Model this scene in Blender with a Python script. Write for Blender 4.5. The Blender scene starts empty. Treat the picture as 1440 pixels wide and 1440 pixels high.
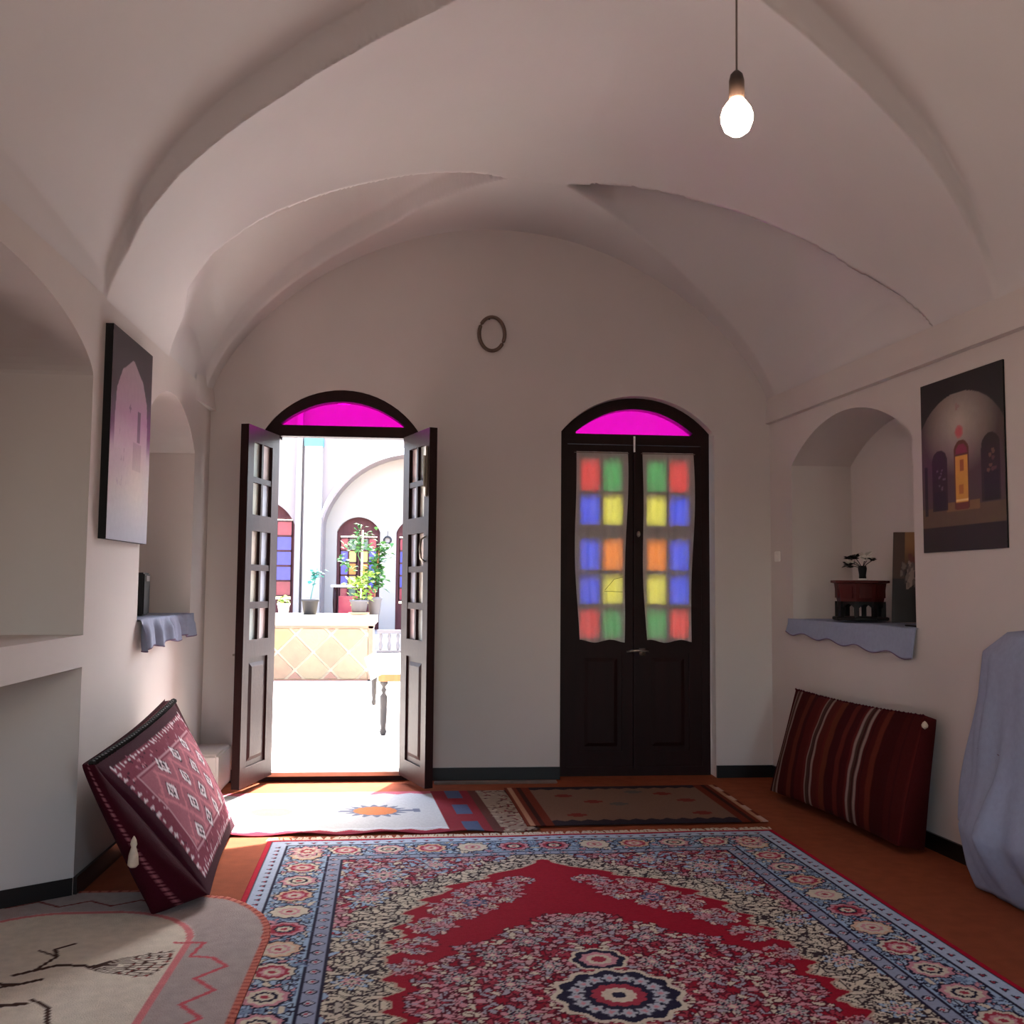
import bpy, bmesh, math, random
import numpy as np
from mathutils import Vector, Matrix
random.seed(7); RNG = np.random.RandomState(11)
PI = math.pi
SC = bpy.context.scene
COL = SC.collection

# ------------------------------------------------------------------ camera
def setup_camera():
    f, pitch, roll, yaw = 1400.0, .0731, .0084, .0928
    fw = Vector((math.sin(yaw)*math.cos(pitch), math.cos(yaw)*math.cos(pitch), math.sin(pitch)))
    r = Vector((math.cos(yaw), -math.sin(yaw), 0)); u = r.cross(fw)
    c, s = math.cos(roll), math.sin(roll)
    r2 = r*c + u*s; u2 = u*c - r*s
    cd = bpy.data.cameras.new('camera'); cam = bpy.data.objects.new('camera', cd); COL.objects.link(cam)
    m = Matrix((r2, u2, -fw)).transposed().to_4x4(); m.translation = (0, 0, 1.3)
    cam.matrix_world = m
    cd.sensor_width = 36; cd.lens = 36*f/1440; cd.clip_start = .05; cd.clip_end = 200
    SC.camera = cam
setup_camera()
# ------------------------------------------------------------------ light
SUN_DIR = Vector((.27, .78, .98)).normalized()      # towards the sun
w = bpy.data.worlds.new('sky'); SC.world = w; w.use_nodes = True
nt = w.node_tree; nt.nodes.clear()
sk = nt.nodes.new('ShaderNodeTexSky'); sk.sky_type = 'NISHITA'; sk.sun_disc = False
sk.sun_elevation = math.asin(SUN_DIR.z); sk.sun_rotation = math.atan2(SUN_DIR.x, SUN_DIR.y)
sk.air_density = 1.3; sk.dust_density = 2.5
bg = nt.nodes.new('ShaderNodeBackground'); bg.inputs['Strength'].default_value = 1.75
wo = nt.nodes.new('ShaderNodeOutputWorld')
nt.links.new(sk.outputs[0], bg.inputs[0]); nt.links.new(bg.outputs[0], wo.inputs[0])
sl = bpy.data.lights.new('sun', 'SUN'); sl.energy = 24; sl.angle = .009; sl.color = (1, .97, .93)
so = bpy.data.objects.new('sun', sl); COL.objects.link(so); so.location = (3, 12, 12)
so.rotation_euler = SUN_DIR.to_track_quat('Z', 'Y').to_euler()
REAR_Y = -1.6
for x in (-.5, 1.9):                                # soft fill lights added at two unseen windows behind the camera
    al = bpy.data.lights.new('window_daylight', 'AREA'); al.shape = 'RECTANGLE'; al.size = .84; al.size_y = 1.3
    al.energy = 7; al.color = (1, .96, .95)
    ao = bpy.data.objects.new('window_daylight', al); COL.objects.link(ao)
    ao.location = (x, REAR_Y + .02, 1.75); ao.rotation_euler = (PI/2, 0, PI)
    ao.rotation_euler = Vector((0, -1, 0)).to_track_quat('Z', 'Y').to_euler()
SC.view_settings.view_transform = 'Standard'; SC.view_settings.look = 'None'
SC.view_settings.exposure = .7; SC.view_settings.gamma = 1; SC.view_settings.use_curve_mapping = False

# ------------------------------------------------------------------ materials
def lin(c):
    c = np.asarray(c, float)/255
    return tuple(np.where(c <= .04045, c/12.92, ((c+.055)/1.055)**2.4))
def hexc(r, g, b): return lin((r, g, b)) + (1,)
def new_mat(name):
    m = bpy.data.materials.new(name); m.use_nodes = True; m.node_tree.nodes.clear()
    return m, m.node_tree.nodes, m.node_tree.links
def mat(name, rgb, rough=.6, var=.08, scale=8, bump=0, bscale=60, metal=0, spec=.5, attr=None, sheen=0):
    m, N, L = new_mat(name)
    o = N.new('ShaderNodeOutputMaterial'); p = N.new('ShaderNodeBsdfPrincipled'); L.new(p.outputs[0], o.inputs[0])
    p.inputs['Roughness'].default_value = rough; p.inputs['Metallic'].default_value = metal
    p.inputs['Specular IOR Level'].default_value = spec; m.diffuse_color = (.5, .5, .5, 1)
    if sheen: p.inputs['Sheen Weight'].default_value = sheen
    tc = N.new('ShaderNodeTexCoord'); n = N.new('ShaderNodeTexNoise'); n.inputs['Scale'].default_value = scale
    n.inputs['Detail'].default_value = 5; L.new(tc.outputs['Object'], n.inputs['Vector'])
    mr = N.new('ShaderNodeMapRange'); mr.inputs[1].default_value = .25; mr.inputs[2].default_value = .75
    mr.inputs[3].default_value = 1-var; mr.inputs[4].default_value = 1+var; L.new(n.outputs[0], mr.inputs[0])
    mx = N.new('ShaderNodeVectorMath'); mx.operation = 'SCALE'; L.new(mr.outputs[0], mx.inputs['Scale'])
    if attr:
        a = N.new('ShaderNodeVertexColor'); a.layer_name = attr; L.new(a.outputs[0], mx.inputs[0])
    else: mx.inputs[0].default_value = lin(rgb)
    L.new(mx.outputs[0], p.inputs['Base Color'])
    if bump:
        n2 = N.new('ShaderNodeTexNoise'); n2.inputs['Scale'].default_value = bscale; n2.inputs['Detail'].default_value = 4
        L.new(tc.outputs['Object'], n2.inputs['Vector'])
        b = N.new('ShaderNodeBump'); b.inputs['Strength'].default_value = bump; b.inputs['Distance'].default_value = .01
        L.new(n2.outputs[0], b.inputs['Height']); L.new(b.outputs[0], p.inputs['Normal'])
    return m
def mat_wood(name, rgb, rough=.35):
    m = mat(name, rgb, rough, .22, 3, .12, 40, spec=.16)
    for n in m.node_tree.nodes:
        if n.type == 'TEX_NOISE':
            mp = m.node_tree.nodes.new('ShaderNodeMapping'); mp.inputs['Scale'].default_value = (6, 6, .6)
            src = n.inputs['Vector'].links[0].from_socket
            m.node_tree.links.new(src, mp.inputs[0]); m.node_tree.links.new(mp.outputs[0], n.inputs['Vector'])
    return m
def mat_glass(name, rgb, pale_refl=.30):
    m, N, L = new_mat(name)
    o = N.new('ShaderNodeOutputMaterial'); t = N.new('ShaderNodeBsdfTransparent'); t.inputs[0].default_value = tuple(rgb)+(1,)
    g = N.new('ShaderNodeBsdfGlossy'); g.inputs['Roughness'].default_value = .06
    f = N.new('ShaderNodeFresnel'); f.inputs[0].default_value = 1.5
    x = N.new('ShaderNodeMixShader'); d = N.new('ShaderNodeBsdfDiffuse'); d.inputs[0].default_value = tuple(.30+.55*c**.5*.8 for c in rgb)+(1,)
    x0 = N.new('ShaderNodeMixShader'); x0.inputs[0].default_value = pale_refl; L.new(t.outputs[0], x0.inputs[1]); L.new(d.outputs[0], x0.inputs[2])  # diffuse share paints pale reflections into the pane colour
    L.new(f.outputs[0], x.inputs[0]); L.new(x0.outputs[0], x.inputs[1]); L.new(g.outputs[0], x.inputs[2])
    L.new(x.outputs[0], o.inputs[0]); return m
def mat_cloth(name, rgb, trans=.5, scale=150):
    m, N, L = new_mat(name)
    o = N.new('ShaderNodeOutputMaterial'); d = N.new('ShaderNodeBsdfDiffuse'); t = N.new('ShaderNodeBsdfTranslucent')
    tc = N.new('ShaderNodeTexCoord'); n = N.new('ShaderNodeTexNoise'); n.inputs['Scale'].default_value = scale
    L.new(tc.outputs['Object'], n.inputs['Vector'])
    mr = N.new('ShaderNodeMapRange'); mr.inputs[3].default_value = .85; mr.inputs[4].default_value = 1.1; L.new(n.outputs[0], mr.inputs[0])
    mx = N.new('ShaderNodeVectorMath'); mx.operation = 'SCALE'; mx.inputs[0].default_value = lin(rgb); L.new(mr.outputs[0], mx.inputs['Scale'])
    L.new(mx.outputs[0], d.inputs[0]); L.new(mx.outputs[0], t.inputs[0])
    x = N.new('ShaderNodeMixShader'); x.inputs[0].default_value = trans
    L.new(d.outputs[0], x.inputs[1]); L.new(t.outputs[0], x.inputs[2]); L.new(x.outputs[0], o.inputs[0]); return m
def mat_emit(name, rgb, s):
    m, N, L = new_mat(name); o = N.new('ShaderNodeOutputMaterial'); e = N.new('ShaderNodeEmission')
    e.inputs[0].default_value = tuple(rgb)+(1,); e.inputs[1].default_value = s; L.new(e.outputs[0], o.inputs[0]); return m

M = dict(
 plaster=mat('plaster_white', (203, 193, 188), .75, .035, 1.6, .10, 9),
 ceil=mat('plaster_vault', (203, 196, 194), .75, .03, 1.4, .12, 7),
 floor=mat('floor_carpet', (144, 74, 48), .95, .14, 14, .5, 300, spec=.1),
 black=mat('baseboard_black', (12, 10, 11), .4, .1),
 wood=mat_wood('dark_door_wood', (34, 12, 11), .50),
 wood2=mat_wood('far_door_wood', (74, 38, 40), .6),
 metal=mat('steel_hardware', (150, 140, 128), .3, .1, metal=.9),
 curtain=mat_cloth('curtain_cloth', (224, 216, 212), .42),
 rugp=mat('rug_pile', None, .95, .10, 60, .6, 260, attr='Col', spec=.1, sheen=.0),
 fabric=mat('woven_fabric', None, .95, .10, 90, .5, 400, attr='Col', spec=.1),
 paint=mat('painted_canvas', None, .55, .05, 30, .15, 300, attr='Col'),
 felt=mat('felt_rug', None, .98, .10, 25, .5, 180, attr='Col', spec=.05),
 blue=mat('blue_cotton', (150, 158, 182), .9, .06, 40, .25, 500, spec=.15),
 hem=mat('mauve_hem', (112, 90, 118), .9, .05),
 fringe=mat('cotton_fringe', (205, 186, 165), .95, .15, 40),
 blackp=mat('black_plastic', (13, 11, 12), .6, .1, spec=.3),
 grey=mat('grey_plastic', (120, 112, 110), .5, .05),
 white=mat('white_paint', (232, 228, 222), .5, .04),
 redwood=mat_wood('red_brown_wood', (76, 22, 20), .45),
 rope=mat('rope', (118, 96, 84), .9, .2, 120, .8, 200),
 maroon=mat('maroon_velvet', (70, 14, 28), .9, .15, 30, .3, 200, spec=.1),
 green=mat('leaf_green', (62, 98, 52), .6, .25, 20, spec=.1),
 lime=mat('leaf_lime', (128, 152, 66), .6, .2, 20, spec=.1),
 mint=mat('leaf_bluegreen', (50, 112, 98), .6, .2, 20, spec=.1),
 cane=mat('bamboo_stake', (226, 214, 180), .7, .1),
 facade=mat('courtyard_plaster', (152, 142, 135), .8, .03, 2, .1, 8),
 facade2=mat('courtyard_plaster_pink', (132, 118, 116), .8, .03, 2, .1, 8),
 ground=mat('courtyard_paving', (222, 214, 202), .8, .05, 3, .2, 20),
 teal=mat('teal_tile', (60, 140, 146), .3, .1),
 grout=mat('cream_grout', (186, 174, 150), .8, .06),
 greypot=mat('grey_pot', (34, 31, 33), .6, .06),
 palepot=mat('pale_grey_pot', (84, 80, 82), .7, .06),
 terra=mat('terracotta', (200, 140, 104), .8, .1),
 orangew=mat_wood('orange_wood', (150, 96, 64), .5),
 wax=mat('white_flower', (228, 224, 214), .7, .05),
)
TILE = [mat('tile_%s' % n, c, .7, .10, 12, .15, 40) for n, c in
        (('sand', (132, 114, 86)), ('peach', (130, 102, 78)), ('ochre', (132, 106, 70)), ('pink', (128, 92, 74)))]
GL = dict(red=mat_glass('glass_red', (.85, .10, .11)), green=mat_glass('glass_green', (.08, .58, .26)),
          blue=mat_glass('glass_blue', (.10, .28, .95)), yellow=mat_glass('glass_yellow', (.90, .90, .26)),
          orange=mat_glass('glass_orange', (.98, .52, .06)), magenta=mat_glass('glass_magenta', (.80, 0.0, .62), 0.0))

# ------------------------------------------------------------------ helpers
def tag(o, label=None, cat=None, group=None, kind=None):
    if label: o['label'] = label
    if cat: o['category'] = cat
    if group: o['group'] = group
    if kind: o['kind'] = kind
    return o
def empty(name, loc=(0, 0, 0), rz=0, parent=None):
    o = bpy.data.objects.new(name, None); COL.objects.link(o); o.location = loc; o.rotation_euler = (0, 0, rz)
    o.empty_display_size = .05; o.parent = parent; return o
def link(name, me, m=None, parent=None, loc=None, smooth=False):
    if m: me.materials.append(m)
    o = bpy.data.objects.new(name, me); COL.objects.link(o); o.parent = parent
    if loc: o.location = loc
    if smooth: me.polygons.foreach_set('use_smooth', [True]*len(me.polygons))
    return o
class MB:
    def __init__(s): s.v = []; s.f = []
    def add(s, vs, fs):
        n = len(s.v); s.v += [tuple(v) for v in vs]; s.f += [tuple(n+i for i in f) for f in fs]; return s
    def box(s, x0, y0, z0, x1, y1, z1, M4=None):
        vs = [Vector((x, y, z)) for z in (z0, z1) for y in (y0, y1) for x in (x0, x1)]
        if M4: vs = [M4 @ v for v in vs]
        return s.add(vs, [(0, 2, 3, 1), (4, 5, 7, 6), (0, 1, 5, 4), (2, 6, 7, 3), (0, 4, 6, 2), (1, 3, 7, 5)])
    def bbox(s, x0, y0, z0, x1, y1, z1, b=.006):     # bevelled box
        bm = bmesh.new(); bmesh.ops.create_cube(bm, size=1)
        for v in bm.verts: v.co = Vector(((x0+x1)/2+v.co.x*(x1-x0), (y0+y1)/2+v.co.y*(y1-y0), (z0+z1)/2+v.co.z*(z1-z0)))
        bmesh.ops.bevel(bm, geom=bm.edges[:], offset=b, segments=2, affect='EDGES')
        bm.verts.ensure_lookup_table(); s.add([v.co for v in bm.verts], [[v.index for v in f.verts] for f in bm.faces]); bm.free(); return s
    def lathe(s, prof, n=20, c=(0, 0, 0), cap=True):
        vs = []; fs = []
        for r, z in prof:
            for k in range(n): a = 2*PI*k/n; vs.append((c[0]+r*math.cos(a), c[1]+r*math.sin(a), c[2]+z))
        for i in range(len(prof)-1):
            for k in range(n): k2 = (k+1) % n; fs.append((i*n+k, i*n+k2, (i+1)*n+k2, (i+1)*n+k))
        if cap: fs.append(tuple(range(n))[::-1]); fs.append(tuple((len(prof)-1)*n+k for k in range(n)))
        return s.add(vs, fs)
    def tube(s, pts, r, n=8, closed=False):
        pts = [Vector(p) for p in pts]; rr = r if hasattr(r, '__len__') else [r]*len(pts); vs = []; fs = []; m = len(pts)
        for i, p in enumerate(pts):
            a = pts[(i-1) % m] if closed or i else pts[i]; b = pts[(i+1) % m] if closed or i < m-1 else pts[i]
            t = (b-a).normalized(); up = Vector((0, 0, 1)) if abs(t.z) < .9 else Vector((1, 0, 0))
            x = t.cross(up).normalized(); y = t.cross(x)
            for k in range(n): q = 2*PI*k/n; vs.append(p+(x*math.cos(q)+y*math.sin(q))*rr[i])
        for i in range(m if closed else m-1):
            j = (i+1) % m
            for k in range(n): k2 = (k+1) % n; fs.append((i*n+k, i*n+k2, j*n+k2, j*n+k))
        if not closed: fs.append(tuple(range(n))); fs.append(tuple((m-1)*n+k for k in range(n)))
        return s.add(vs, fs)
    def prism(s, poly, y0, y1):                      # poly in x,z extruded along y
        n = len(poly); vs = [(x, y0, z) for x, z in poly]+[(x, y1, z) for x, z in poly]
        return s.add(vs, [tuple(range(n)), tuple(range(2*n-1, n-1, -1))]+[(i, n+i, n+(i+1) % n, (i+1) % n) for i in range(n)])
    def mesh(s, name):
        me = bpy.data.meshes.new(name); me.from_pydata(s.v, [], s.f); me.update()
        bm = bmesh.new(); bm.from_mesh(me); bmesh.ops.recalc_face_normals(bm, faces=bm.faces); bm.to_mesh(me); bm.free(); return me
    def build(s, name, m, parent=None, smooth=False, loc=None): return link(name, s.mesh(name), m, parent, loc, smooth)

class Cv:                                            # a woven / printed design, drawn in metres into a colour grid
    def __init__(s, x0, y0, x1, y1, res, bg):
        s.nx = int((x1-x0)/res)+1; s.ny = int((y1-y0)/res)+1; s.x0, s.y0 = x0, y0
        s.X, s.Y = np.meshgrid(np.linspace(x0, x1, s.nx), np.linspace(y0, y1, s.ny)); s.res = res
        s.a = np.zeros((s.ny, s.nx, 3)); s.a[:] = lin(bg)
    def put(s, mask, c): s.a[mask] = lin(c)
    def win(s, x, y, r):
        i0 = max(0, int((x-r-s.x0)/s.res)); i1 = min(s.nx, int((x+r-s.x0)/s.res)+2)
        j0 = max(0, int((y-r-s.y0)/s.res)); j1 = min(s.ny, int((y+r-s.y0)/s.res)+2)
        return (slice(j0, j1), slice(i0, i1)) if i1 > i0 and j1 > j0 else None
    def flower(s, x, y, r, n, cols, lob=.25, rot=0, sy=1):
        w = s.win(x, y, r*1.3)
        if w is None: return
        dx = s.X[w]-x; dy = (s.Y[w]-y)/sy; rr = np.hypot(dx, dy); th = np.arctan2(dy, dx)+rot
        R = r*((1-lob)+lob*np.cos(n*th)); sub = s.a[w]
        for k, c in cols: sub[rr < R*k] = lin(c)
    def leaf(s, x, y, l, wd, ang, fill, line=None, vein=None):
        w = s.win(x, y, l*1.4)
        if w is None: return
        dx = s.X[w]-x; dy = s.Y[w]-y; u = dx*math.cos(ang)+dy*math.sin(ang); v = -dx*math.sin(ang)+dy*math.cos(ang)
        v = v-.3*u*u/l
        q = (u/l)**2+(v/wd)**2; sub = s.a[w]
        if line: sub[q < 1.9] = lin(line)
        sub[q < 1] = lin(fill)
        if vein: sub[(q < .35)] = lin(vein)
    def line(s, pts, wd, c, closed=False):
        pts = list(pts)+([pts[0]] if closed else [])
        for (ax, ay), (bx, by) in zip(pts[:-1], pts[1:]):
            L = math.hypot(bx-ax, by-ay)+1e-9; w = s.win((ax+bx)/2, (ay+by)/2, L/2+wd)
            if w is None: continue
            dx = s.X[w]-ax; dy = s.Y[w]-ay; t = np.clip((dx*(bx-ax)+dy*(by-ay))/L/L, 0, 1)
            s.a[w][np.hypot(dx-t*(bx-ax), dy-t*(by-ay)) < wd] = lin(c)
    def rect(s, x0, y0, x1, y1, c): s.put((s.X > x0) & (s.X < x1) & (s.Y > y0) & (s.Y < y1), c)
    def sample(s, X, Y):
        i = np.clip(((X-s.x0)/s.res).round().astype(int), 0, s.nx-1); j = np.clip(((Y-s.y0)/s.res).round().astype(int), 0, s.ny-1)
        return s.a[j, i]
def grid(name, P, colors=None, m=None, parent=None, mask=None, smooth=True, thick=0):
    ny, nx = P.shape[:2]; me = bpy.data.meshes.new(name)
    idx = np.arange(nx*ny).reshape(ny, nx)
    F = np.stack([idx[:-1, :-1], idx[:-1, 1:], idx[1:, 1:], idx[1:, :-1]], -1).reshape(-1, 4)
    if mask is not None: F = F[(mask.reshape(-1)[F]).all(1)]
    V = P.reshape(-1, 3)
    if mask is not None:
        used = np.unique(F); mp = -np.ones(len(V), int); mp[used] = np.arange(len(used)); F = mp[F]; V = V[used]
        if colors is not None: colors = colors.reshape(-1, 3)[used]
    me.vertices.add(len(V)); me.vertices.foreach_set('co', V.astype(np.float32).ravel())
    me.loops.add(F.size); me.loops.foreach_set('vertex_index', F.astype(np.int32).ravel())
    me.polygons.add(len(F)); me.polygons.foreach_set('loop_start', np.arange(0, F.size, 4, dtype=np.int32))
    me.polygons.foreach_set('loop_total', np.full(len(F), 4, np.int32)); me.update(calc_edges=True)
    if colors is not None: setcol(me, colors.reshape(-1, 3))
    o = link(name, me, m, parent, smooth=smooth)
    if thick:
        md = o.modifiers.new('thickness', 'SOLIDIFY'); md.thickness = thick; md.offset = -1
    return o
def setcol(me, C):
    a = me.color_attributes.new('Col', 'FLOAT_COLOR', 'POINT')
    a.data.foreach_set('color', np.concatenate([C, np.ones((len(C), 1))], 1).astype(np.float32).ravel())
def struct(o, label=None): o['kind'] = 'structure'; return o

# ------------------------------------------------------------------ the room shell
YB = 6.75
XL = -1.40
def XR(y): return 2.445+.0712*(YB-y)
def seg_arch(c, h, spring, rise):                    # circular segment
    R = (h*h+rise*rise)/(2*rise)
    return lambda s: spring-(R-rise)+math.sqrt(max(0, R*R-min(h, abs(s-c))**2))
def ell_arch(c, h, spring, rise): return lambda s: spring+rise*max(0, 1-min(1, abs((s-c)/h))**2.2)**.66
def wall(name, P, s0, s1, z0, z1, ops, m):
    b = MB(); br = {s0, s1}
    for o in ops:
        for k in range(29):
            t = .5-.5*math.cos(PI*k/28); br.add(round(o['a']+(o['b']-o['a'])*t, 5))
    br = sorted(br)
    def quad(*ps): b.add(ps, [(0, 1, 2, 3)])
    for a, c in zip(br[:-1], br[1:]):
        mid = (a+c)/2; cov = sorted([o for o in ops if o['a'] < mid < o['b']], key=lambda o: o['sill']); la = lc = z0
        for o in cov:
            d = o['depth']; ta, tc_ = o['top'](a), o['top'](c); zs = o['sill']
            if zs > z0+1e-4 or la > z0+1e-4: quad(P(a, la, 0), P(c, lc, 0), P(c, zs, 0), P(a, zs, 0))
            quad(P(a, ta, 0), P(c, tc_, 0), P(c, tc_, d), P(a, ta, d))
            if zs > z0+1e-4: quad(P(a, zs, 0), P(a, zs, d), P(c, zs, d), P(c, zs, 0))
            if o.get('back', 1): quad(P(a, zs, d), P(c, zs, d), P(c, tc_, d), P(a, ta, d))
            la, lc = ta, tc_
        quad(P(a, la, 0), P(c, lc, 0), P(c, z1, 0), P(a, z1, 0))
    for o in ops:
        for s in (o['a'], o['b']):
            t = o['top'](s); quad(P(s, o['sill'], 0), P(s, t, 0), P(s, t, o['depth']), P(s, o['sill'], o['depth']))
    return struct(b.build(name, m))
D1 = (-1.055, .0); D2 = (.965, 2.045)
a1 = seg_arch(-.5275, .5275, 2.31, .30); a2 = seg_arch(1.505, .54, 2.36, .26)
PBK = lambda s, z, d: (s, YB+d, z)
ops_back = [dict(a=D1[0], b=D1[1], sill=0, top=a1, depth=.35, back=0), dict(a=D2[0], b=D2[1], sill=0, top=a2, depth=.35, back=0)]
wall('wall_back', PBK, XL-.02, XR(YB)+.02, 0, 4.0, ops_back, M['plaster'])
PL = lambda s, z, d: (XL-d, s, z)
nl_top = ell_arch(3.31, 1.05, 2.18, .245)
ops_left = [dict(a=2.26, b=4.36, sill=1.075, top=nl_top, depth=.5), dict(a=2.26, b=4.36, sill=0, top=lambda s: .942, depth=.5),
            dict(a=5.16, b=6.32, sill=1.10, top=seg_arch(5.74, .58, 2.10, .265), depth=.40)]
wall('wall_left', PL, REAR_Y, YB, 0, 2.56, ops_left, M['plaster'])
PRT = lambda s, z, d: (XR(s)+d, s, z)
ops_right = [dict(a=4.97, b=6.41, sill=1.085, top=seg_arch(5.69, .72, 2.11, .25), depth=.41),
             dict(a=2.20, b=4.02, sill=1.05, top=seg_arch(3.11, .91, 2.12, .25), depth=.41)]
wall('wall_right', PRT, REAR_Y, YB, 0, 2.56, ops_right, M['plaster'])
PRR = lambda s, z, d: (s, REAR_Y-d, z)
wall('wall_rear', PRR, XL-.02, XR(REAR_Y)+.02, 0, 4.0,
     [dict(a=x-.45, b=x+.45, sill=1.05, top=lambda s: 2.45, depth=.3, back=0) for x in (-.5, 1.9)], M['plaster'])
for i, x in enumerate((-.5, 1.9)):
    b = MB()
    for x0, x1 in ((-.45, -.40), (-.02, .02), (.40, .45)): b.box(x+x0, REAR_Y-.12, 1.05, x+x1, REAR_Y-.07, 2.45)
    for z in (1.05, 1.73, 2.40): b.box(x-.45, REAR_Y-.12, z, x+.45, REAR_Y-.07, z+.05)
    struct(b.build('window_%d' % (i+1), M['wood']))
b = MB(); b.box(XL-.6, REAR_Y-.1, -.05, 3.7, YB+.36, 0); struct(b.build('floor', M['floor']))

# vaulted ceiling: one barrel vault cut by recessed leaf-shaped lunettes
def tab(u, pts): p = np.array(sorted(pts)); return np.interp(u, p[:, 0], p[:, 1])
def ss(x): x = np.clip(x, 0, 1); return x*x*(3-2*x)
def ceiling():
    S = np.linspace(-1, 1, 241); u = np.sin(S*PI/2*.999); u[0], u[-1] = -1, 1
    u = np.concatenate([[-1], u, [1]])
    Y = np.concatenate([np.linspace(REAR_Y, 3.2, 130, endpoint=False), np.linspace(3.2, YB+.003, 300)])
    U, YY = np.meshgrid(u, Y); xr = XR(YY); c = (xr+XL)/2; hw = (xr-XL)/2; X = c+hw*U
    Z = 2.55+1.25*np.maximum(0, 1-U*U)**.72
    AU = np.abs(U)
    # far lunettes
    left_n = tab(U, [(-1, 5.62), (-.951, 5.54), (-.922, 5.33), (-.845, 5.24), (-.74, 5.27), (-.6, 5.39), (-.445, 5.53), (-.281, 5.64), (-.152, 5.72), (-.038, 5.81), (1, 5.81)])
    left_f = tab(U, [(-1, 6.60), (-.925, 6.57), (-.862, 6.57), (-.629, 6.56), (-.5, 6.52), (-.387, 6.44), (-.181, 6.12), (-.038, 5.81), (1, 5.81)])
    right_n = tab(U, [(-1, 5.82), (.162, 5.82), (.3, 5.67), (.456, 5.55), (.632, 5.37), (.713, 5.26), (.873, 5.06), (.985, 4.79), (1, 4.75)])
    right_f = tab(U, [(-1, 5.82), (.162, 5.82), (.249, 6.0), (.338, 6.16), (.5, 6.36), (.7, 6.52), (1, 6.62)])
    # near lunettes: far edge is the stepped arch seen at the top of the picture
    nl_f = tab(U, [(-1, 4.50), (-.953, 4.46), (-.911, 4.37), (-.831, 4.30), (-.756, 4.27), (-.607, 4.22), (-.455, 4.12), (-.294, 3.97), (-.15, 3.75), (-.05, 3.45), (1, 3.45)])
    nr_f = tab(U, [(-1, 3.45), (.15, 3.45), (.25, 3.60), (.372, 3.75), (.55, 3.91), (.68, 4.0), (.776, 4.06), (.88, 4.14), (.968, 4.24), (1, 4.28)])
    def leaf(Yn, Yf, on, step, ef, wn=.035, wf=.035, crown=.10, skew=0):
        d1 = (YY-Yn)/wn; d2 = (Yf-YY)/wf; w = np.maximum(Yf-Yn, 1e-3); v = np.clip((YY-Yn)/w, 0, 1)
        pr = np.sin(PI*v) if not skew else 1.5*np.maximum(v, 1e-4)**.3*(1-v)**.9
        ind = on*ss(d1)*ss(d2)
        return on*(step*ss(d1)*ss(d2)+crown*ef*pr*(w > .02)), ind
    far_l, i1 = leaf(left_n, left_f, (U < -.03), .085, ss(AU*1.3), .03, .05, .20)
    far_r, i2 = leaf(right_n, right_f, (U > .16), .03, ss(AU*1.6), .03, .07+.5*ss((AU-.2)*2), .38, 1)
    cen = 3.05
    near_l, i3 = leaf(2*cen-nl_f, nl_f, (U < -.04), .085, ss(AU), .05, .045, .10)
    near_r, i4 = leaf(2*cen-nr_f, nr_f, (U > .14), .045, ss(AU), .05, .05, .10)
    ind = np.maximum.reduce([i1, i2, i3, i4])
    # the strips between the lunettes are slightly arched along the room, so their edges hang lower
    ya = np.where(U < 0, nl_f, nr_f); yb = np.where(U < 0, left_n, right_n); q = (YY-(ya+yb)/2)/np.maximum((yb-ya)/2, .1)
    sag = np.where(q > 1, np.exp(-np.maximum(YY-yb, 0)/.45), np.where(q < -1, np.exp(-np.maximum(ya-YY, 0)/.5), np.abs(np.clip(q, -1, 1))**3.5))
    back = np.clip((YY-6.0)/.75, 0, 1)**2
    Z = Z-(.08*sag*(1-AU**4)+.05*back*(1-AU**3))*(1-ind)+.02*(1-AU**2)
    Z = Z+(far_l+far_r+near_l+near_r)
    # gentle hand-plastered unevenness
    Z = Z+.006*np.sin(3.1*X+1.3*YY)*np.sin(2.3*YY+.7)*(1-AU**6)
    Z[:, 0] = 2.5; Z[:, -1] = 2.5; X[:, 0] -= .012; X[:, -1] += .012
    o = grid('ceiling', np.stack([X, YY, Z], -1), None, M['ceil']); struct(o)
ceiling()
# plaster cornice lines
b = MB()
b.add([(XR(REAR_Y), REAR_Y, 2.44), (XR(YB), YB, 2.44), (XR(YB)-.03, YB, 2.445), (XR(REAR_Y)-.03, REAR_Y, 2.445),
       (XR(YB)-.022, YB, 2.62), (XR(REAR_Y)-.022, REAR_Y, 2.62), (XR(YB), YB, 2.62), (XR(REAR_Y), REAR_Y, 2.62)],
      [(0, 1, 2, 3), (3, 2, 4, 5), (5, 4, 6, 7), (1, 2, 4, 6), (0, 3, 5, 7)])
struct(b.build('trim_1', M['plaster']))
b = MB(); b.add([(XL, 6.30, 2.44), (XL, YB, 2.44), (XL+.035, YB, 2.445), (XL+.012, 6.42, 2.445), (XL, YB, 2.66), (XL, 6.30, 2.60)],
                [(0, 1, 2, 3), (3, 2, 4, 5), (0, 3, 5)])
struct(b.build('trim_2', M['plaster']))
b = MB(); b.box(XL-.45, 4.36, 0, XL, 4.37, .941)     # splayed jamb of the lower recess
b = MB(); b.add([(XL-.001, 4.359, 0), (-1.88, 4.02, 0), (-1.88, 4.359, 0), (XL-.001, 4.359, .941), (-1.88, 4.02, .941), (-1.88, 4.359, .941)], [(0, 1, 4, 3), (0, 1, 2), (3, 4, 5)])
struct(b.build('trim_3', M['plaster']))
b = MB(); b.bbox(XL-.01, 6.30, 0, -1.20, YB+.01, .25, .015); struct(b.build('trim_4', M['plaster']))      # low plaster block in the corner
b = MB(); b.bbox(.12, 6.60, 0, .93, 6.66, .014, .004); struct(b.build('trim_5', mat_wood('worn_strip', (120, 100, 92), .4)))
b = MB()
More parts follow.
